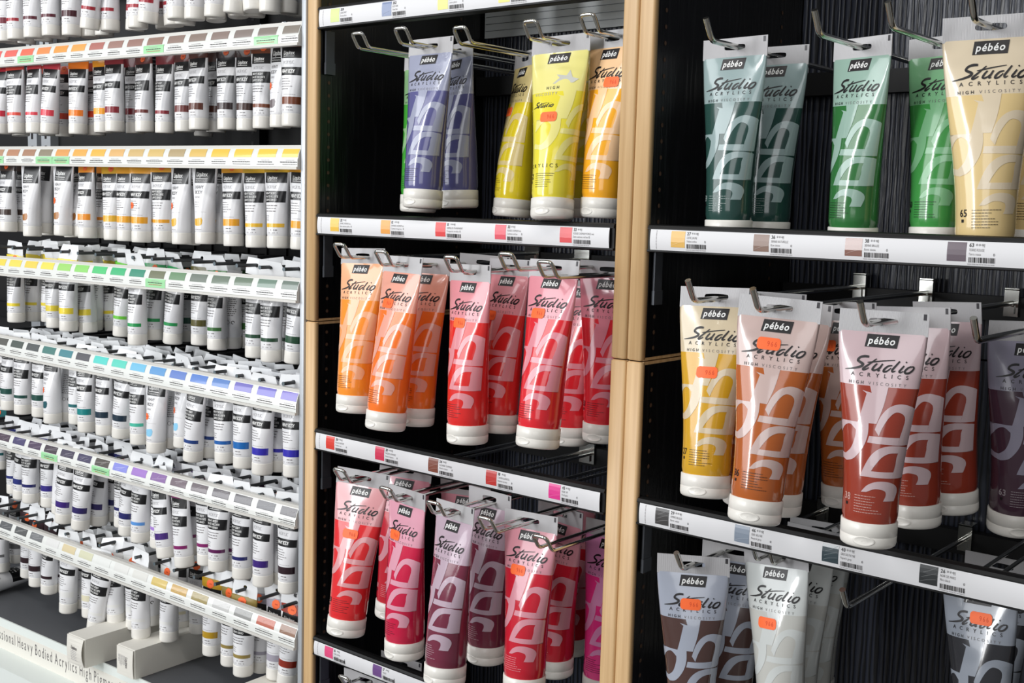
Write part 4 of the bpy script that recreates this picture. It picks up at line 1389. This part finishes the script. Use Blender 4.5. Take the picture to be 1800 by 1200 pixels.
SMALL = """15,0.022,-0.057,0.012,dkred,1;14,0.018,-0.03,0.004,crim,2;13,0.02,-0.015,0.004,plumr,2;12,0.022,-0.026,0.004,plumr,2;11,0.03,0.006,-0.0,oxblood,1;9,0.014,0.136,0.005,crim,2;9,0.034,-0.009,0.003,crim,2;10,0.054,-0.007,-0.0,crim,2;7,0.02,0.012,-0.003,crim,2;6,0.014,0.127,-0.0,crim,1;7,0.058,-0.043,0.005,crim,1;5,0.014,-0.036,0.007,red,2;4,0.014,0.027,-0.002,red,2;3,0.014,0.06,-0.002,red,2;2,0.014,0.095,-0.001,red,1;2,0.022,-0.119,0.008,red,2;2,0.04,0.05,-0.001,red,2;1,0.024,0.021,-0.002,red,1;1,0.052,0.028,0.001,red,2;1,0.076,0.103,0.003,red,2|15,0.018,0.002,0.001,crim2,1;14,0.016,-0.029,0.004,scar,2;13,0.022,0.002,0.001,pinkred,2;14,0.066,-0.022,0.002,orred,1;13,0.072,0.021,-0.001,orred,1;11,0.04,0.023,-0.001,orange,1;11,0.068,-0.003,-0.001,orred,1;10,0.05,-0.011,0.001,amber,1;9,0.04,-0.003,0.001,maroon,1;9,0.074,0.001,0.001,maroon,1;8,0.058,-0.015,0.001,brred,2;7,0.062,0.015,-0.001,maroon,2;6,0.06,-0.011,0.0,brred,1;5,0.05,-0.011,0.001,brown,1;5,0.08,0.009,0.0,brown,1;7,0.128,0.017,-0.001,brown,2;4,0.062,-0.011,0.001,dkgrey,1;3,0.06,0.009,-0.001,dkbr,1;2,0.05,0.009,-0.0,brown2,2;1,0.04,0.011,-0.0,greyb,3;0,0.022,0.019,-0.001,brown2,1|15,0.026,0.004,0.004,umber,1;15,0.054,0.026,0.004,umber,1;13,0.014,-0.003,-0.003,tan,3;14,0.064,-0.01,-0.003,tan,3;11,0.014,0.027,0.003,tan,3;12,0.052,-0.027,-0.003,tan,1;10,0.022,-0.01,-0.001,orange2,1;10,0.052,0.005,-0.001,orange2,2;9,0.034,-0.019,-0.002,ochre,1;8,0.028,-0.001,-0.002,amber2,1;7,0.022,0.006,-0.002,amber2,1;6,0.024,-0.011,-0.0,amber2,2;5,0.022,-0.008,-0.001,ochre,3;4,0.026,-0.007,0.002,ochre,3;4,0.054,0.024,0.002,ochre,3;3,0.036,-0.018,0.0,amber2,1;2,0.036,-0.015,0.0,yelam,2;1,0.034,-0.01,0.002,yelam,2;1,0.06,0.067,0.002,ochre,3;0,0.038,0.029,0.005,amber2,1|15,0.036,0.007,-0.0,yel,2;15,0.066,0.008,-0.0,yel,2;14,0.068,0.017,0.002,yel,2;13,0.048,-0.011,-0.002,yel,1;11,0.018,0.005,0.002,yel,1;13,0.084,-0.024,-0.002,yel,4;12,0.092,-0.018,-0.001,yel,1;12,0.126,0.004,-0.0,yel,1;10,0.08,-0.005,0.0,lime,1;7,0.014,0.005,-0.002,green,2;7,0.044,0.03,0.003,green,2;7,0.07,0.001,-0.002,green2,1;7,0.098,-0.003,-0.003,dkgreen,1;5,0.054,0.014,0.003,olive,1;4,0.046,0.002,0.001,green3,2;4,0.072,0.024,0.001,green3,4;2,0.038,0.009,0.0,dkgreen2,2;1,0.026,0.003,0.0,dkgreen2,2;1,0.058,-0.007,-0.002,dkgreen2,2|16,0.032,0.012,0.002,dkgreen,2;15,0.022,0.014,0.002,dkteal,1;14,0.02,0.018,0.001,dkteal,2;13,0.024,0.022,0.002,dkteal,1;12,0.016,0.002,-0.001,tealb,3;12,0.042,0.033,-0.002,tealb,4;11,0.03,-0.003,0.002,tealc,2;10,0.016,-0.017,-0.002,teal,1;9,0.018,-0.008,-0.001,petrol,1;9,0.048,-0.023,-0.002,slate,2;7,0.014,-0.021,-0.001,aqua,2;6,0.014,0.029,-0.007,sky,3;6,0.04,0.027,-0.004,sky,4;5,0.026,0.034,0.005,sky,3;4,0.014,0.094,-0.007,blue1,2;4,0.04,0.072,-0.005,blue1,2;3,0.022,-0.009,-0.002,blue2,2;2,0.018,0.002,-0.001,blue3,1;1,0.014,0.025,-0.002,ultra,1;1,0.04,0.004,-0.002,ultra,2;0,0.024,-0.002,0.001,ultra,1|20,0.126,-0.004,0.002,tealc,2;16,0.052,-0.004,0.001,blue4,2;14,0.03,0.012,0.005,navy,2;13,0.036,0.015,0.005,purpb,1;11,0.014,0.107,-0.002,violet,1;10,0.014,0.097,-0.003,indigo,1;10,0.04,0.076,-0.002,indigo,1;10,0.066,0.072,0.0,navy,1;9,0.05,0.034,0.003,navy,2;7,0.018,0.033,0.004,ltblue,2;6,0.02,0.047,0.004,lilac,2;6,0.014,-0.16,-0.006,violet2,1;5,0.016,-0.098,-0.011,magen,2;4,0.026,-0.023,-0.002,magen,2;3,0.014,0.017,0.001,plum,2;3,0.04,0.032,-0.003,plum,2;2,0.016,-0.001,-0.0,navy,2;1,0.014,0.01,-0.0,violet,1;2,0.076,-0.018,-0.002,navy,2;0,0.018,0.01,-0.0,black,1|17,0.048,-0.028,-0.003,grey,2;17,0.08,0.039,0.004,grey,1;15,0.052,0.044,0.004,black,1;14,0.038,0.014,0.003,black,1;14,0.066,0.031,0.003,black,1;11,0.014,0.051,-0.004,white,1;11,0.04,0.089,-0.004,white,1;10,0.02,0.005,-0.001,cream,1;9,0.014,0.149,-0.013,white,2;9,0.028,-0.049,-0.002,white,2;8,0.036,0.003,-0.002,white,1;7,0.014,-0.009,0.001,white,2;6,0.032,0.023,0.002,white,2;7,0.08,-0.055,-0.005,cream,2;6,0.082,0.012,0.0,white,1;4,0.038,0.017,0.003,gold,1;3,0.034,0.019,0.001,bronze,2;2,0.02,0.019,0.003,bronze,2;2,0.048,-0.009,0.0,silver,2;1,0.04,0.035,0.004,silver,1;0,0.03,0.114,0.009,copper,1"""
rows = []
for line in SMALL.split('|'):
    rows.append([])
    for it in line.split(';'):
        j, y, lean, dz, c, k = it.split(',')
        rows[-1].append([int(j), float(y), float(lean), float(dz) if len(rows) > 3 else min(float(dz), .001), c, int(k), True])
rs = random.Random(5)
MAXF = [[0, 1, 1, 1, 2, 2, 3, 3, 3, 3, 3, 3, 3, 3, 3, 3], [1] * 16, [0, 0, 0, 1, 0, 1, 1, 1, 1, 1, 1, 1, 1, 1, 1, 1],
        [2, 2, 1, 0, 2, 1, 1, 2, 2, 2, 3, 3, 2, 2, 2, 1], [5, 5, 5, 5, 5, 5, 6, 5, 6, 4, 4, 6, 6, 4, 4, 3], [5, 5, 6, 5, 5, 6, 5, 4, 4, 4, 3, 4, 4, 4, 5, 4], [4, 4, 4, 4, 2, 0, 2, 4, 4, 4, 3, 3, 2, 2, 2, 2]]
fill = []
for r_, row in enumerate(rows):
    for j in range(16):
        mine = [t for t in row if t[0] == j]
        near = min(row, key=lambda t: abs(t[0] - j))
        y = max([t[1] for t in mine], default=.022 + rs.uniform(0, .03)) + (.022 if mine else 0)
        ln = mine[-1][2] if mine else 0
        sgn = 1 if ln <= 0 else -1
        for k in range(MAXF[r_][j]):
            y += rs.uniform(0, .004)
            if y > .205:
                break
            fill.append((r_, [j, y, sgn * .075 + rs.uniform(-.01, .01), rs.uniform(-.002, .002), near[4], rs.choice((1, 2, 1, 2, 4)) if near[5] != 3 else 3, False]))
            sgn = -sgn
            y += .0205
fill.sort(key=lambda t: t[1][1] + (.05 if t[0] in (0, 1, 2) else 0))
NFRONT = sum(len(r_) for r_ in rows)
KEEP = 300 - NFRONT
print('FRONT', NFRONT, 'FILL', len(fill))
for r_, t in fill[:KEEP]:
    rows[r_].append(t)
POSN = ['front', 'second', 'third', 'fourth', 'fifth', 'sixth', 'seventh', 'eighth', 'ninth']


def mat_small(j, y, z, lean, psi):
    return Matrix.Translation(rk(HU[j], y, z)) @ Matrix.Rotation(RA, 4, 'Z') @ rot(psi, lean, 0)


for r_, row in enumerate(rows):
    row.sort(key=lambda t: (t[0], t[1]))
    cnt = {}
    for (j, y, lean, dz, c, k, front) in row:
        n_ = cnt.get(j, 0)
        cnt[j] = n_ + 1
        t = empty('small_paint_tube')
        psi = rs.uniform(-.16, .16) + (.12 if front else 0)
        t.matrix_world = mat_small(j, y, ZH[r_] + dz, lean, psi)
        what = {1: '%s-banded white tube', 2: 'white tube with thin %s band', 3: 'white tube with %s patch', 4: 'back-turned white tube'}[k]
        what = what % CN[c][3] if '%' in what else what
        tag(t, '%s, %s on %s hook from post, %s' % (what, POSN[n_], ORD[j], ROWN[r_][4:]), 'paint tube', 'white paint tubes in %s of the rack' % ROWN[r_])
        b = bpy.data.objects.new('tube_body', SMM[k])
        COL.objects.link(b)
        b.parent = t
        s_ = b.material_slots[BAND_SLOT[k]]
        s_.link = 'OBJECT'
        s_.material = BANDM[c]
        for nm, me in (('cap', SCAP), ('hang_tab', STAB if r_ < 3 else STAB_TALL)):
            o = bpy.data.objects.new(nm, me)
            COL.objects.link(o)
            o.parent = t
            if nm == 'hang_tab' and r_ >= 3:
                o.matrix_local = Matrix.Translation((0, 0, -.0125)) @ rot(rs.uniform(-.16, .16), rs.uniform(-.10, .10), rs.uniform(-.30, .34)) @ Matrix.Translation((0, 0, .0125))
        q = rs.random()
        if front and k != 4 and q < (.9 if r_ == 6 else .62):
            key = 'mid' if (k == 3 or (q < .05 and r_ < 6)) else ('tab' if r_ == 6 else 'top')
            o = bpy.data.objects.new('price_sticker', SST[key])
            COL.objects.link(o)
            o.parent = t
            o['label'] = 'orange price sticker'

# cartons on the deck -------------------------------------------------


def carton(u0, u1, y0, y1, h, label, text_up, flap):
    t = empty('carton')
    uc = (u0 + u1) / 2
    place(t, uc, y0, DZ)
    tag(t, label, 'box', 'white cartons on the rack deck')
    w = (u1 - u0) / 2
    mb = MB()
    g = .0012
    rings = []
    for y, k in ((.0006, g), (.002, 0), (y1 - y0 - .002, 0), (y1 - y0, g)):
        rings.append([(-w + k, y, .0003 + k), (w - k, y, .0003 + k), (w - k, y, h - k), (-w + k, y, h - k)])
    mb.loft(rings, CARTON, True, caps=True, smooth=False)
    mb.build('carton_body', t)
    mb = MB()
    n = 8
    bow = .004 if flap else .0012
    fr = [[(x, -.0008 - bow * math.sin(math.pi * (k / n)) * (0.3 + .7 * (x + w) / (2 * w)), .0008 + (h - .0012) * k / n) for k in range(n + 1)] for x in (-w + .0008, w - .0008)]
    bk = [[(x, y + .0006, z) for x, y, z in ring] for ring in fr]
    mb.loft([fr[0], fr[1], bk[1], bk[0], fr[0]], CARTON, False, smooth=False)

    def put(VF, m_, o_=.0003):
        V, F = VF
        if text_up:
            V = [(b, -a) for a, b in V]
        V = [(a * .001, b * .001 + h / 2) for a, b in V]
        mb.add([(a, -.0009 - bow * math.sin(math.pi * min(1, max(0, (b - .0008) / (h - .0012)))) * (.3 + .7 * (a + w) / (2 * w)) - o_, b) for a, b in V], F, m_)
    put(text2d('Liquitex', -8, 3 if not text_up else 2, 5, x1=8, bold=.02, narrow=.8), GREYINK)
    rr = random.Random(label)
    for k in range(6):
        put(wordbars(-9, 9, (0 if not text_up else -1) - k * 2.6, .8, rr, rr.uniform(.5, 1)), PALEINK)
    mb.build('end_flap', t)
    return t


carton(.396, .438, -.047, .150, .042, 'white carton left of the pair on the deck, its end flap bulging and printed upright', False, True)
carton(.3105, .3500, -.0255, .170, .042, 'white carton right of the pair on the deck, its end printed sideways', True, False)
carton(.070, .112, -.008, .190, .042, 'white carton lying under the bronze and silver tubes near the post', False, False)

# big white tube lying on the deck at the left
t = empty('lying_paint_tube')
L_ = TubeSurf(.0182, -.0085, -.170, 40, 97)
mb = MB()
L_.body(mb, [(0, L_.len, TUBEW)], 40, 16)
for sx in (0,):
    L_.decal(mb, rect2d(-26, -104, 30, -82), SMALLBOX, .0002, cut=(3, 0))
    for k in range(3):
        L_.decal(mb, wordbars(-14, 14, -88 - k * 6, 2.4, rl, 1), WHITEINK, .0004)
    L_.decal(mb, wordbars(-20, 20, -126, 1.6, rl, 1), PALEINK, .0003)
mb.build('tube_body', t)
mb = MB()
mb.lathe([(.0174, -.1695), (.0182, -.171), (.0182, -.190), (.017, -.192)], CAPW, 32)
mb.build('cap', t)
t.matrix_world = Matrix.Translation(rk(.805, .170, DZ + .0188)) @ Matrix.Rotation(RA + R(6), 4, 'Z') @ Matrix.Rotation(R(-90), 4, 'X')
tag(t, 'large white paint tube lying on the grey deck at the far left', 'paint tube')
